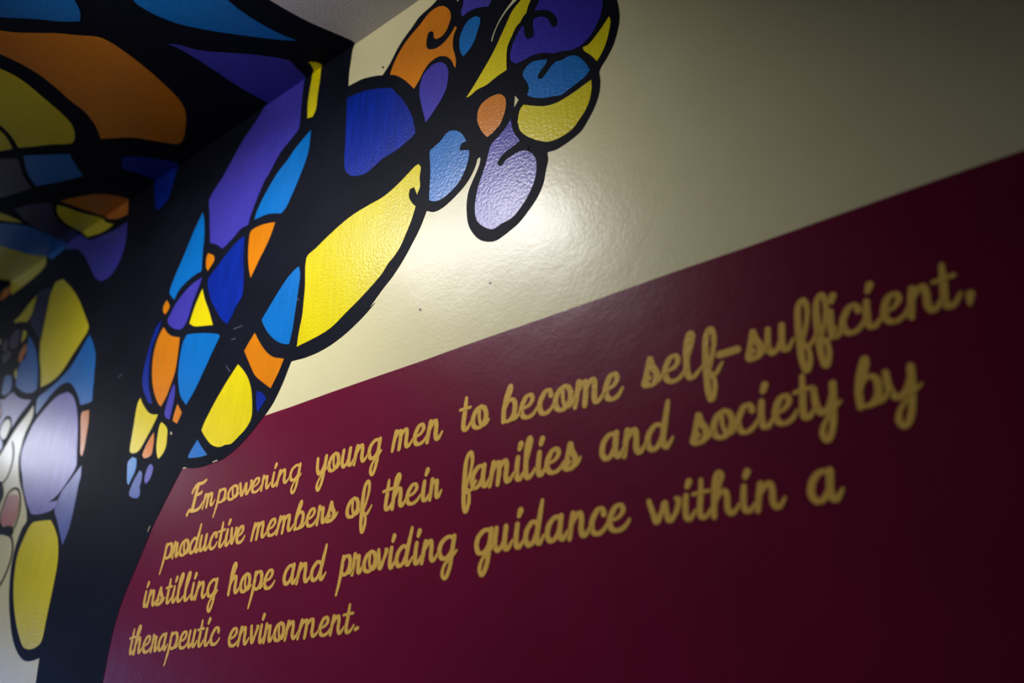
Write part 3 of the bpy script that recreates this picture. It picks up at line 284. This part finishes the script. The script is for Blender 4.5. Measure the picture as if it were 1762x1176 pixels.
["w","cell","violet",2,[-14911,23925,-14935,23847,-14960,23769,-14988,23693,-15040,23583,-15097,23475,-15147,23365,-15170,23284,-15186,23201,-15207,23119,-15237,23027,-15271,22937,-15321,22856,-15359,22820,-15411,22795,-15481,22786,-15561,22799,-15650,22828,-15740,22866,-15830,22914,-15917,22969,-15994,23029,-16058,23089,-16108,23150,-16133,23207,-16123,23264,-16086,23310,-16047,23354,-16006,23419,-15962,23483,-15910,23542,-15831,23610,-15745,23672,-15651,23728,-15549,23782,-15441,23830,-15323,23869,-15191,23894,-15050,23909]],
["w","cell","yellow",2,[-14821,23596,-14771,23490,-14721,23384,-14666,23278,-14598,23168,-14524,23057,-14454,22948,-14363,22791,-14277,22636,-14192,22483,-14297,22510,-14404,22537,-14512,22566,-14650,22601,-14790,22638,-14933,22686,-15009,22725,-15082,22774,-15155,22822,-15132,22908,-15108,22994,-15081,23078,-15047,23168,-15008,23256,-14967,23342,-14921,23428,-14871,23512]],
["w","cell","orange",2,[-16266,23075,-16194,23000,-16121,22925,-16041,22853,-15961,22794,-15875,22740,-15786,22693,-15683,22649,-15580,22613,-15477,22577,-15468,22449,-15459,22322,-15454,22196,-15447,22037,-15444,21880,-15454,21729,-15478,21628,-15515,21532,-15554,21438,-15587,21352,-15622,21267,-15664,21186,-15711,21121,-15765,21060,-15819,20998,-15899,21059,-15971,21122,-16058,21223,-16137,21325,-16205,21427,-16278,21552,-16339,21676,-16389,21799,-16444,21972,-16486,22144,-16514,22313,-16520,22441,-16511,22564,-16492,22684,-16471,22768,-16440,22848,-16401,22924,-16361,22978,-16314,23026]],
["w","cell","navy",2,[-16420,23298,-16434,23218,-16448,23138,-16469,23061,-16523,22949,-16583,22840,-16630,22725,-16648,22617,-16652,22504,-16649,22389,-16640,22261,-16624,22133,-16602,22002,-16577,21885,-16545,21767,-16500,21646,-16438,21533,-16364,21419,-16293,21306,-16266,21255,-16243,21205,-16220,21154,-16392,21224,-16471,21314,-16550,21405,-16624,21496,-16690,21584,-16750,21672,-16795,21758,-16830,21866,-16848,21970,-16855,22070,-16851,22208,-16834,22341,-16812,22473,-16782,22643,-16746,22812,-16700,22977,-16668,23060,-16627,23138,-16574,23210,-16530,23244,-16475,23271]],
["w","cell","sky",2,[-15191,22557,-15070,22530,-14949,22504,-14828,22475,-14669,22432,-14510,22386,-14352,22337,-14215,22291,-14079,22243,-13944,22195,-13864,22111,-13921,22027,-13979,21942,-14035,21857,-14116,21731,-14196,21605,-14276,21479,-14354,21353,-14432,21226,-14517,21103,-14606,20995,-14702,20891,-14799,20787,-14887,20869,-14977,20951,-15053,21035,-15120,21140,-15171,21246,-15215,21351,-15254,21453,-15286,21555,-15308,21655,-15328,21802,-15338,21948,-15340,22091,-15336,22200,-15325,22306,-15301,22406,-15272,22461,-15232,22509]],
["w","cell","violet",2,[-15419,21421,-15389,21390,-15366,21359,-15343,21283,-15327,21210,-15319,21139,-15319,21047,-15327,20958,-15336,20870,-15347,20779,-15360,20689,-15372,20600,-15525,20660,-15583,20727,-15624,20793,-15627,20849,-15616,20900,-15602,20950,-15585,21027,-15567,21103,-15545,21178,-15525,21237,-15501,21295,-15474,21352,-15448,21387]],
["w","cell","orange",2,[-15153,20894,-15099,20839,-15047,20784,-15005,20738,-14965,20692,-14924,20646,-14944,20609,-14965,20572,-14986,20536,-15009,20501,-15033,20467,-15057,20433,-15243,20537,-15236,20588,-15230,20640,-15220,20690,-15200,20759,-15176,20826]],
["w","cell","yellow",2,[-16787,21433,-16744,21376,-16698,21321,-16629,21249,-16557,21178,-16481,21108,-16420,21055,-16356,21004,-16285,20956,-16185,20909,-16081,20874,-15989,20852,-15898,20835,-15914,20797,-15931,20759,-15950,20723,-15997,20653,-16048,20585,-16100,20517,-16150,20454,-16202,20392,-16255,20330,-16310,20260,-16365,20191,-16437,20130,-16483,20112,-16543,20103,-16610,20101,-16689,20112,-16772,20130,-16820,20160,-16852,20189,-16870,20264,-16874,20337,-16874,20409,-16875,20525,-16873,20640,-16872,20757,-16875,20869,-16880,20983,-16881,21096,-16880,21179,-16875,21263,-16861,21342,-16829,21390]],
["w","cell","orange",2,[-15949,20433,-15929,20373,-15908,20312,-15893,20253,-15886,20190,-15884,20129,-15885,20068,-15883,20017,-15884,19967,-15903,19923,-15958,19895,-16038,19884,-16111,19889,-16190,19900,-16279,19981,-16262,20028,-16246,20076,-16224,20121,-16186,20181,-16143,20240,-16097,20296,-16050,20343,-16000,20388]],
["w","cell","yellow",2,[-15683,20603,-15611,20558,-15544,20512,-15465,20448,-15410,20382,-15385,20311,-15376,20243,-15370,20175,-15360,20118,-15352,20062,-15354,20008,-15369,19955,-15393,19906,-15427,19861,-15469,19826,-15520,19796,-15572,19766,-15624,19803,-15662,19864,-15693,19924,-15717,19985,-15738,20055,-15751,20124,-15760,20192,-15765,20282,-15765,20371,-15761,20460,-15756,20499,-15748,20536,-15733,20572,-15711,20589]],
["w","speck","cream",2,[-15246,20297,-15193,20252,-15217,20217,-15266,20265]],
["w","cell","yellow",2,[-13071,21248,-13001,21186,-12931,21125,-12867,21063,-12789,20980,-12717,20898,-12656,20815,-12598,20718,-12551,20623,-12513,20529,-12480,20418,-12455,20310,-12436,20204,-12421,20119,-12412,20036,-12419,19959,-12448,19892,-12494,19833,-12550,19780,-12614,19736,-12687,19698,-12762,19662,-12837,19622,-12913,19583,-13002,19555,-13085,19563,-13174,19579,-13238,19575,-13299,19567,-13367,19571,-13456,19592,-13546,19624,-13632,19665,-13721,19722,-13799,19787,-13873,19854,-13947,19925,-14016,19998,-14085,20071,-14060,20124,-14034,20177,-14005,20228,-13955,20302,-13902,20374,-13846,20446,-13766,20545,-13685,20643,-13600,20739,-13518,20827,-13434,20913,-13348,20998,-13257,21082,-13164,21165]],
["w","cell","orange",2,[-12614,21813,-12550,21724,-12486,21637,-12419,21550,-12347,21461,-12272,21374,-12190,21290,-12110,21217,-12024,21148,-11931,21089,-11813,21035,-11693,20993,-11575,20951,-11615,20872,-11654,20792,-11698,20715,-11763,20618,-11833,20523,-11902,20429,-11995,20494,-12089,20561,-12182,20629,-12274,20696,-12365,20765,-12447,20839,-12527,20935,-12595,21035,-12662,21135,-12744,21254,-12825,21375,-12908,21497,-12863,21550,-12819,21603,-12773,21655,-12721,21709,-12668,21761]],
["w","cell","navy",2,[-12344,20486,-12284,20463,-12225,20441,-12171,20412,-12111,20361,-12061,20306,-12011,20251,-12049,20210,-12088,20169,-12127,20129,-12166,20094,-12206,20058,-12247,20023,-12270,20094,-12294,20164,-12312,20234,-12326,20319,-12335,20402]],
["w","cell","sky",2,[-14185,19895,-14126,19832,-14068,19769,-14007,19708,-13929,19638,-13848,19569,-13767,19500,-13801,19494,-13838,19490,-13932,19494,-14028,19501,-14127,19510,-14219,19523,-14312,19538,-14406,19553,-14447,19598,-14412,19641,-14378,19685,-14342,19727,-14291,19783,-14238,19839]],
["w","cell","sky_pale",2,[-16686,20022,-16509,19952,-16489,19895,-16468,19837,-16458,19782,-16461,19729,-16474,19678,-16493,19630,-16523,19582,-16559,19536,-16595,19490,-16618,19458,-16639,19425,-16661,19392,-16701,19427,-16732,19462,-16763,19538,-16785,19613,-16803,19687,-16829,19773,-16851,19859,-16847,19937,-16810,19973,-16748,19998]],
["w","cell","blue_grey",2,[-16282,19644,-16166,19570,-16156,19516,-16146,19462,-16142,19409,-16150,19359,-16164,19310,-16168,19259,-16150,19205,-16124,19149,-16110,19096,-16132,19060,-16170,19029,-16253,19033,-16339,19045,-16436,19082,-16531,19128,-16557,19171,-16571,19212,-16554,19275,-16526,19335,-16493,19394,-16463,19441,-16429,19488,-16392,19533,-16357,19570,-16320,19607]],
["w","cell","violet",2,[-15856,19707,-15794,19664,-15749,19622,-15736,19576,-15739,19533,-15749,19493,-15766,19443,-15791,19396,-15824,19353,-15858,19327,-15900,19306,-15943,19284,-15988,19336,-16019,19387,-16023,19449,-16015,19508,-16001,19565,-15988,19608,-15970,19648,-15942,19684,-15903,19699]],
["w","blot","black",1,[-24443,20900,-23562,20694,-23499,20634,-23436,20575,-23384,20517,-23316,20425,-23258,20335,-23224,20251,-23230,20187,-23260,20129,-23289,20072,-23301,20027,-23312,19981,-23323,19936,-23940,19984]],
["w","blot","black",3,[-23057,19532,-22751,19342,-22650,19342,-22549,19342,-22443,19334,-22286,19302,-22127,19263,-22099,19203,-22070,19143,-22071,19091,-22141,19059,-22242,19039,-22359,19075,-22476,19111,-22595,19140,-22913,19196,-23234,19245,-23561,19295,-23713,19572]],
["w","pinhole","pin",1,[-8058,20869,-8024,20858,-8017,20828,-8040,20825,-8062,20842]],
["w","pinhole","pin",1,[-6574,20848,-6544,20838,-6539,20809,-6560,20806,-6578,20823]],
["w","pinhole","pin",1,[-9219,26835,-9173,26808,-9163,26761,-9193,26764,-9222,26796]]]
STROKES = [[20,-23474,21795,-23403,21708,-23331,21622,-23270,21537,-23228,21465,-23195,21396,-23172,21329,-23150,21230,-23139,21134,-23142,21043,-23162,20952,-23197,20866,-23244,20785,-23280,20742,-23327,20704,-23388,20673,-23461,20652,-23547,20638,-23633,20624,-23757,20599,-23881,20575,-24006,20550],[26,-22986,19398,-23035,19513,-23084,19628,-23114,19740,-23114,19827,-23095,19909,-23067,19989,-23036,20089,-22995,20186,-22921,20271,-22843,20313,-22735,20340,-22597,20343,-22426,20300,-22285,20224,-22170,20103,-22097,19985,-22043,19871,-22001,19758,-21978,19648,-21971,19544,-21986,19440,-22017,19341,-22048,19242],[32,-22283,19120,-22180,19040,-22077,18961,-21996,18883,-21928,18787,-21883,18695,-21856,18605,-21844,18502,-21851,18403,-21870,18307,-21903,18203,-21948,18102,-22006,18005,-22056,17937,-22119,17873,-22199,17814,-22335,17747,-22489,17686,-22644,17625],[12,-13379,22134,-13309,22133,-13238,22131,-13158,22126,-13078,22121],[12,-13417,21904,-13274,21888],[12,-18037,22279,-17975,22294,-17912,22307,-17874,22312,-17836,22317],[12,-11499,22328,-11279,22112],[12,-13337,21162,-13489,21332],[9,-13533,19297,-13496,19302,-13458,19306,-13420,19305,-13381,19303],[9,-14569,19375,-14462,19361],[9,-15562,18237,-15503,18335]]
NAMES = {'yellow': 'yellow_cell', 'orange': 'orange_cell', 'sky': 'sky_blue_cell', 'navy': 'royal_blue_cell', 'violet': 'violet_cell',
         'cream': 'cream_gap', 'violet_sheen': 'lilac_cell', 'rose': 'rose_cell', 'sky_pale': 'pale_blue_cell', 'lilac_blue': 'lilac_cell',
         'blue_grey': 'grey_blue_cell', 'deep_navy': 'navy_cell', 'purple': 'purple_cell', 'plum': 'plum_cell'}
tree = empty('painted_tree', (-1.75, WALL_Y, 0.0),
             'stained-glass style black tree with yellow, blue, orange and violet cells painted over wall and ceiling', 'mural')
for surf, name, colour, lev, c in SHAPES:
    pts = clean([(c[i] / 1e4, c[i + 1] / 1e4) for i in range(0, len(c), 2)])
    h = {1: 0.0009, 2: 0.0014, 3: 0.0019}[lev]
    outer, inner = (on_wall(h), on_wall(0.0)) if surf == 'w' else (on_ceiling(h), on_ceiling(0.0))
    if lev > 1:
        inner = on_wall(0.0007) if surf == 'w' else on_ceiling(0.0007)
    bm = bmesh.new(); film(bm, pts, outer, inner)
    bmesh.ops.recalc_face_normals(bm, faces=bm.faces[:])
    if name == 'silhouette':
        nm = 'black_trunk_and_branches' if surf == 'w' else 'black_ceiling_branches'
    elif name == 'cell': nm = NAMES[colour]
    elif name == 'pinhole': nm = 'pinhole'
    elif name == 'speck': nm = 'chipped_speck'
    else: nm = 'curl_stroke' if name == 'curl' else 'brush_blot'
    o = link(nm, bm, colour, wall if name == 'pinhole' else tree)
    recentre(o)

# ---------------------------------------------------------------- brush strokes (ribbons with round ends)
def spline(P, n=5):
    if len(P) < 3: return P
    out = []
    for i in range(len(P) - 1):
        p0 = P[max(i - 1, 0)]; p1 = P[i]; p2 = P[i + 1]; p3 = P[min(i + 2, len(P) - 1)]
        for k in range(n):
            t = k / n
            out.append(tuple(0.5 * (2 * b + (c - a) * t + (2 * a - 5 * b + 4 * c - d) * t * t + (3 * b - a - 3 * c + d) * t ** 3)
                             for a, b, c, d in zip(p0, p1, p2, p3)))
    out.append(P[-1])
    return out

def ribbon(bm, P, h, base=0.0003):
    """P: (x, z, half width) along the stroke; quads side by side, domed ends"""
    Q = []
    for p in P:
        if not Q or math.hypot(p[0] - Q[-1][0], p[1] - Q[-1][1]) > 1e-4: Q.append(p)
    P = Q; N = len(P)
    if N < 2: return
    L = []; Rr = []
    for i in range(N):
        a = P[max(i - 1, 0)]; b = P[min(i + 1, N - 1)]
        dx, dz = b[0] - a[0], b[1] - a[1]; l = math.hypot(dx, dz) or 1
        nx, nz = -dz / l, dx / l; w = P[i][2]
        L.append((P[i][0] + nx * w, P[i][1] + nz * w)); Rr.append((P[i][0] - nx * w, P[i][1] - nz * w))
    def cap(i, s):
        x, z, w = P[i]; j = 1 if i == 0 else N - 2
        a0 = math.atan2(z - P[j][1], x - P[j][0])
        return [(x + w * math.cos(a0 + t), z + w * math.sin(a0 + t)) for t in (1.05 * s, 0.5 * s, 0, -0.5 * s, -1.05 * s)]
    lift = lambda i: WALL_Y - h - 0.00025 * i / N        # later paint lies over earlier paint
    lv = [bm.verts.new((L[i][0], lift(i), L[i][1])) for i in range(N)]; rv = [bm.verts.new((Rr[i][0], lift(i), Rr[i][1])) for i in range(N)]
    lb = [bm.verts.new((a, WALL_Y - base, b)) for a, b in L]; rb = [bm.verts.new((a, WALL_Y - base, b)) for a, b in Rr]
    for i in range(N - 1):
        bm.faces.new((lv[i], lv[i + 1], rv[i + 1], rv[i]))
        bm.faces.new((lv[i], lb[i], lb[i + 1], lv[i + 1])); bm.faces.new((rv[i], rv[i + 1], rb[i + 1], rb[i]))
    for i, s in ((0, -1), (N - 1, 1)):
        c = [bm.verts.new((a, lift(i), b)) for a, b in cap(i, s)]
        bm.faces.new([lv[i]] + c + [rv[i]])

for s in STROKES:
    c = s[1:]
    P = [(c[i] / 1e4, c[i + 1] / 1e4, s[0] / 1e4) for i in range(0, len(c), 2)]
    nm, mt = ('outline_stroke', 'black') if s[0] >= 14 else (('paint_chip', 'cream') if s[0] == 9 else ('scuff_mark', 'scuff'))
    bm = bmesh.new(); ribbon(bm, P, 0.0013)
    o = link(nm, bm, mt, tree); recentre(o)

# script glyphs: strokes of (across 0..1, height in x-heights, brush width)
G = {
 'm': [[(.02,0,.8),(.08,.5,1),(.14,.97,1)], [(.12,.6,.7),(.24,.9,.9),(.36,.93,1),(.39,.6,1),(.36,0,.9)], [(.39,.6,.7),(.52,.9,.9),(.64,.95,1),(.69,.7,1),(.68,.25,1),(.76,.03,1),(.88,.12,.8),(1,.34,.5)]],
 'n': [[(.04,0,.8),(.1,.5,1),(.18,.97,1)], [(.14,.55,.7),(.34,.88,.9),(.5,.95,1),(.58,.7,1),(.58,.25,1),(.7,.03,1),(.85,.12,.8),(1,.34,.5)]],
 'p': [[(.3,.97,.9),(.26,.2,1),(.18,-.4,.8),(.08,-.9,.55)], [(.28,.7,.7),(.45,.95,.9),(.68,.95,1),(.8,.65,1),(.74,.25,1),(.52,.04,.9),(.32,.14,.7)], [(.66,.08,.7),(.85,.12,.8),(1,.3,.5)]],
 'o': [[(.5,.97,1),(.22,.82,1),(.07,.45,1),(.16,.12,1),(.42,.02,1),(.7,.18,1),(.82,.5,1),(.72,.85,1),(.5,.97,1)], [(.42,.8,.7),(.45,.4,.7),(.6,.12,.8),(.8,.12,.8),(1,.32,.5)]],
 'w': [[(.0,.97,.9),(.12,.5,1),(.25,.06,1),(.4,.5,.8),(.5,.85,1),(.55,.4,1),(.65,.06,1),(.85,.4,.9),(.93,.85,1),(.84,.93,.9)]],
 'e': [[(.15,.42,.7),(.5,.52,.8),(.7,.75,.9),(.58,.97,.9),(.3,.88,1),(.09,.45,1),(.2,.1,1),(.5,.01,1),(.8,.12,.8),(1,.36,.5)]],
 'r': [[(.06,0,.8),(.12,.5,.9),(.16,.97,1)], [(.14,.72,.7),(.36,.85,.9),(.54,.85,1),(.56,.5,1),(.6,.14,1),(.75,.04,1),(1,.34,.5)]],
 'i': [[(.34,.97,.9),(.28,.5,1),(.32,.14,1),(.52,.02,1),(.72,.1,.8),(.98,.34,.5)], [(.45,1.32,.9),(.58,1.52,1.15)]],
 'g': [[(.78,.92,.9),(.48,.99,1),(.17,.78,1),(.07,.42,1),(.22,.08,1),(.5,.06,1),(.7,.3,.8),(.78,.6,.8)], [(.82,.97,1),(.76,.3,1),(.7,-.4,.9),(.5,-.85,.9),(.32,-.62,.8),(.45,-.2,.7),(.75,.04,.7),(1,.32,.5)]],
 'y': [[(.05,.97,.9),(.1,.4,1),(.3,.06,1),(.55,.25,.8),(.76,.7,.8)], [(.78,.97,1),(.72,.2,1),(.62,-.5,.9),(.4,-.88,.9),(.24,-.6,.8),(.45,-.15,.6),(1,.32,.5)]],
 'u': [[(.1,.97,.9),(.06,.35,1),(.22,.04,1),(.44,.2,.8),(.58,.55,.7)], [(.62,.97,1),(.58,.25,1),(.7,.03,1),(.85,.12,.8),(1,.36,.5)]],
 't': [[(.46,1.5,.7),(.42,.9,1),(.36,.25,1),(.5,.02,1),(.75,.1,.8),(1,.38,.5)], [(.02,.98,.9),(.86,1.03,.9)]],
 'b': [[(.1,.04,.9),(.1,.6,1),(.2,1.2,.8),(.38,1.62,.7),(.46,1.45,.7),(.32,1.05,.8),(.14,.66,1)], [(.16,.72,.7),(.45,.97,.9),(.7,.78,1),(.68,.3,1),(.45,.04,1),(.1,.04,.9)], [(.5,.04,.9),(.8,.1,.9),(1,.32,.5)]],
 'c': [[(.78,.74,1),(.68,.96,.9),(.4,.92,1),(.12,.5,1),(.2,.12,1),(.48,.01,1),(.78,.12,.8),(1,.36,.5)]],
 's': [[(.0,.1,.6),(.2,.55,.9),(.34,1.1,.8),(.44,.75,1.15),(.66,.45,1.1),(.62,.14,1.1),(.38,.03,1.1),(.12,.08,1.2),(.18,.38,1),(.32,.3,.9)], [(.58,.08,.8),(.8,.18,.8),(1,.4,.5)]],
 'l': [[(.2,.75,.7),(.42,1.2,.7),(.52,1.55,.8),(.38,1.72,.9),(.2,1.4,1),(.14,.75,1),(.2,.18,1),(.38,.01,1),(.66,.1,.8),(1,.36,.5)]],
 'f': [[(.34,.1,.7),(.58,.8,.7),(.66,1.35,.8),(.52,1.7,.9),(.3,1.45,.9),(.24,.8,1),(.26,0,1),(.3,-.55,.9),(.44,-.92,.9),(.6,-.6,.8),(.6,-.2,.7),(.46,.05,.7)], [(.42,-.08,.7),(.7,.0,.8),(1,.36,.5)]],
 'h': [[(.16,.75,.7),(.32,1.2,.7),(.42,1.52,.8),(.3,1.7,.9),(.17,1.4,1),(.12,.8,1),(.08,0,.9)], [(.13,.5,.7),(.33,.88,.9),(.5,.93,1),(.58,.7,1),(.58,.25,1),(.7,.03,1),(.85,.12,.8),(1,.34,.5)]],
 'a': [[(.66,.9,.9),(.4,.97,1),(.14,.7,1),(.08,.3,1),(.25,.04,1),(.48,.16,.9),(.64,.5,.8)], [(.68,.97,1),(.64,.3,1),(.75,.04,1),(.86,.12,.8),(1,.34,.5)]],
 'd': [[(.6,.86,.8),(.38,.95,1),(.12,.65,1),(.08,.28,1),(.25,.03,1),(.48,.16,.9),(.62,.5,.8)], [(.84,1.75,.7),(.74,1.1,1),(.64,.35,1),(.74,.04,1),(.86,.12,.8),(1,.34,.5)]],
 'v': [[(.08,.97,.9),(.18,.5,1),(.36,.06,1),(.6,.45,.8),(.8,.88,1),(.7,.95,.8)]],
 'E': [[(.97,2.12,.8),(.72,1.98,1),(.42,2.0,1),(.2,1.75,.8),(.1,1.45,.6)], [(.46,1.95,1),(.38,1.2,1),(.3,.12,1)], [(.36,1.15,.8),(.72,1.22,.9),(.8,1.35,.5)], [(-.02,-.15,.8),(.12,.14,.9),(.32,.02,1),(.62,.0,1),(.84,.15,.8),(.95,.42,.6)]],
 '-': [[(.06,.66,1.7),(.94,.72,1.7)]],
 ',': [[(.45,.26,1.1),(.32,.1,.9),(.2,-.1,.4)]],
 '.': [[(.3,.14,1.1),(.7,.2,1.1)]],
}
LINES = [[["Empowering",[["E",-14181,18403,494,12,12,262],["m",-13706,18415,403,10,13,262],["p",-13322,18424,406,10,15,262],["o",-12930,18433,377,9,16,263],["w",-12567,18442,380,9,17,263],["e",-12199,18451,289,7,18,263],["r",-11910,18458,270,7,18,263],["i",-11644,18464,187,5,19,263],["n",-11465,18468,354,9,20,263],["g",-11123,18477,325,8,21,264]]],["young",[["y",-10416,18453,300,7,25,300],["o",-10115,18460,308,7,26,301],["u",-9785,18467,314,7,27,303],["n",-9478,18474,326,8,28,304],["g",-9151,18481,311,7,29,305]]],["men",[["m",-8602,18526,450,-7,30,310],["e",-8146,18518,286,-5,32,318],["n",-7860,18513,314,-5,33,324]]],["to",[["t",-7215,18547,234,-19,35,331],["o",-6974,18527,330,-27,35,331]]],["become",[["b",-6410,18497,321,-15,36,330],["e",-6094,18482,306,-15,37,334],["c",-5782,18467,272,-13,37,339],["o",-5514,18453,333,-16,38,343],["m",-5179,18437,459,-22,39,349],["e",-4723,18415,276,-13,40,354]]],["self",[["s",-4142,18463,289,-22,38,341],["e",-3862,18441,296,-23,38,343],["l",-3576,18419,238,-18,38,345],["f",-3355,18402,273,-21,38,347],["-",-3131,18384,255,-20,38,348]]],["sufficient",[["s",-2770,18439,249,0,36,328],["u",-2532,18438,319,0,35,328],["f",-2216,18438,276,0,35,327],["f",-2003,18437,271,0,34,326],["i",-1843,18437,181,0,34,326],["c",-1692,18436,259,0,34,326],["i",-1472,18436,226,0,33,325],["e",-1257,18435,266,0,33,325],["n",-988,18434,316,0,32,324],["t",-731,18433,241,0,31,324],[",",-447,18433,86,0,31,324]]]],
[["productive",[["p",-14906,17583,413,2,12,293],["r",-14524,17585,222,1,13,293],["o",-14311,17586,357,1,14,294],["d",-13974,17587,348,1,15,294],["u",-13645,17589,321,1,16,294],["c",-13333,17590,259,1,17,295],["t",-13083,17591,236,1,18,295],["i",-12864,17592,188,1,19,295],["v",-12693,17593,212,1,19,296],["e",-12508,17593,261,1,20,296]]],["members",[["m",-12048,17592,441,6,21,284],["e",-11623,17598,291,4,22,286],["m",-11347,17602,460,7,23,288],["b",-10890,17608,305,4,24,290],["e",-10585,17613,276,4,25,291],["r",-10309,17617,241,3,26,292],["s",-10082,17620,279,4,27,294]]],["of",[["o",-9605,17612,329,5,28,302],["f",-9309,17616,294,4,29,303]]],["their",[["t",-8791,17605,230,4,30,304],["h",-8579,17608,307,5,31,303],["e",-8284,17613,305,5,31,301],["i",-7985,17617,197,3,31,300],["r",-7799,17620,243,4,32,299]]],["families",[["f",-7198,17633,297,-3,35,324],["a",-7004,17631,345,-3,35,324],["m",-6662,17628,431,-4,36,325],["i",-6241,17624,186,-2,36,325],["l",-6064,17622,193,-2,36,325],["i",-5875,17621,179,-2,36,326],["e",-5709,17619,298,-3,37,326],["s",-5409,17616,258,-2,37,326]]],["and",[["a",-4852,17635,345,-5,37,330],["n",-4514,17630,316,-5,37,330],["d",-4200,17625,368,-5,37,329]]],["society",[["s",-3595,17590,284,4,36,325],["o",-3331,17593,307,4,35,325],["c",-3038,17596,261,3,35,325],["i",-2790,17599,209,3,35,326],["e",-2594,17601,267,4,34,326],["t",-2344,17604,226,3,34,326],["y",-2144,17606,288,4,33,327]]],["by",[["b",-1696,17590,319,5,33,331],["y",-1395,17594,339,5,31,328]]]],
[["instilling",[["i",-15347,16741,191,-1,11,290],["n",-15177,16740,323,-1,12,291],["s",-14875,16739,296,-1,13,291],["t",-14579,16738,230,-1,14,292],["i",-14358,16737,178,-1,15,292],["l",-14181,16736,243,-1,15,292],["l",-13947,16735,229,-1,16,292],["i",-13746,16734,198,-1,17,293],["n",-13567,16733,369,-2,18,293],["g",-13216,16732,333,-1,19,294]]],["hope",[["h",-12567,16726,334,-3,22,305],["o",-12241,16723,326,-3,23,305],["p",-11940,16720,366,-4,24,305],["e",-11581,16716,301,-3,25,305]]],["and",[["a",-11066,16728,363,-4,27,310],["n",-10716,16723,353,-4,28,307],["d",-10377,16719,378,-5,28,305]]],["providing",[["p",-9728,16721,342,1,29,301],["r",-9399,16722,239,1,30,302],["o",-9162,16723,323,1,31,302],["v",-8866,16723,242,1,31,303],["i",-8627,16724,156,0,32,303],["d",-8471,16724,347,1,32,304],["i",-8121,16725,174,0,33,304],["n",-7941,16725,319,1,33,305],["g",-7627,16726,356,1,33,306]]],["guidance",[["g",-6945,16713,336,4,36,320],["u",-6617,16716,321,3,36,319],["i",-6296,16720,195,2,36,318],["d",-6104,16722,321,3,36,318],["a",-5761,16725,345,4,36,317],["n",-5402,16729,326,4,36,316],["c",-5092,16732,261,3,36,315],["e",-4830,16734,306,3,35,314]]],["within",[["w",-4262,16740,420,-10,32,288],["i",-3838,16730,177,-4,32,289],["t",-3696,16726,239,-6,32,290],["h",-3466,16720,329,-8,31,291],["i",-3146,16712,206,-5,31,293],["n",-2944,16707,322,-8,31,294]]],["a",[["a",-2369,16690,348,-11,33,330]]]],
[["therapeutic",[["t",-15616,15899,229,1,11,292],["h",-15408,15899,296,1,12,291],["e",-15111,15901,310,1,13,290],["r",-14811,15902,235,1,14,289],["a",-14586,15903,326,1,15,288],["p",-14297,15904,403,2,16,287],["e",-13903,15906,292,1,17,285],["u",-13620,15907,286,1,18,284],["t",-13360,15908,228,1,19,284],["i",-13149,15909,207,1,19,283],["c",-12950,15910,288,1,20,282]]],["environment",[["e",-12411,15858,300,2,22,286],["n",-12126,15861,293,2,23,284],["v",-11825,15863,240,2,23,282],["i",-11592,15865,160,1,24,280],["r",-11440,15866,247,2,24,279],["o",-11192,15868,300,2,25,277],["n",-10898,15871,321,3,25,274],["m",-10583,15873,509,4,26,271],["e",-10087,15877,273,2,27,269],["n",-9820,15879,311,3,27,267],["t",-9559,15881,260,2,27,265],[".",-9305,15883,137,1,27,263]]]]]
RANKS = ['first and topmost', 'second', 'third', 'fourth and lowest']
WORDS = ['reading "Empowering young men to become self-sufficient,"', 'reading "productive members of their families and society by"',
         'reading "instilling hope and providing guidance within a"', 'reading "therapeutic environment."']
BRUSH = 0.120
for k, words in enumerate(LINES):
    w0 = words[0][1][0]
    line = empty('script_line', (w0[1] / 1e4, WALL_Y, w0[2] / 1e4), '%s line of gold script, %s' % (RANKS[k], WORDS[k]), 'lettering', 'lines of gold script on the crimson wall')
    for w_i, (word, letters) in enumerate(words):
        word_o = bpy.data.objects.new('word', None); col.objects.link(word_o); word_o.parent = line
        word_o.location = (letters[0][1] / 1e4 - line.location.x, 0, letters[0][2] / 1e4 - line.location.z)
        word_o['label'] = 'word "%s"' % word
        for li, (ch, ox, oz, ux, uz, vx, vz) in enumerate(letters):
            H = math.hypot(vx, vz) / 1e4
            rnd = random.Random(hash((k, w_i, li)) & 0xffff)
            bm = bmesh.new()
            for si, st in enumerate(G[ch]):
                P = []
                for (u, v, w) in spline(st):
                    u += rnd.uniform(-.004, .004)
                    P.append(((ox + ux * u + vx * v) / 1e4, (oz + uz * u + vz * v) / 1e4, BRUSH * H * w * rnd.uniform(.95, 1.05) * (1.35 if ch == 'E' else 1.0) * (0.93 - 0.11 * (ox / 1e4 + 0.5))))
                P = [(p[0], p[1], p[2] * (0.74 + 0.40 * abs(P[min(i + 1, len(P) - 1)][1] - P[max(i - 1, 0)][1]) /
                      (math.hypot(P[min(i + 1, len(P) - 1)][0] - P[max(i - 1, 0)][0], P[min(i + 1, len(P) - 1)][1] - P[max(i - 1, 0)][1]) + 1e-9)))
                     for i, p in enumerate(P)]
                ribbon(bm, P, 0.0006 + 0.00028 * si)
            bmesh.ops.recalc_face_normals(bm, faces=bm.faces[:])
            me = bpy.data.meshes.new('letter'); bm.to_mesh(me); bm.free(); me.materials.append(M['gold'])
            nm = {'-': 'hyphen', ',': 'comma', '.': 'full_stop'}.get(ch, 'letter')
            o = bpy.data.objects.new(nm, me); col.objects.link(o); o.parent = word_o
            c = Vector((ox / 1e4, WALL_Y, oz / 1e4)); me.transform(Matrix.Translation(-c))
            o.location = c - line.location - word_o.location
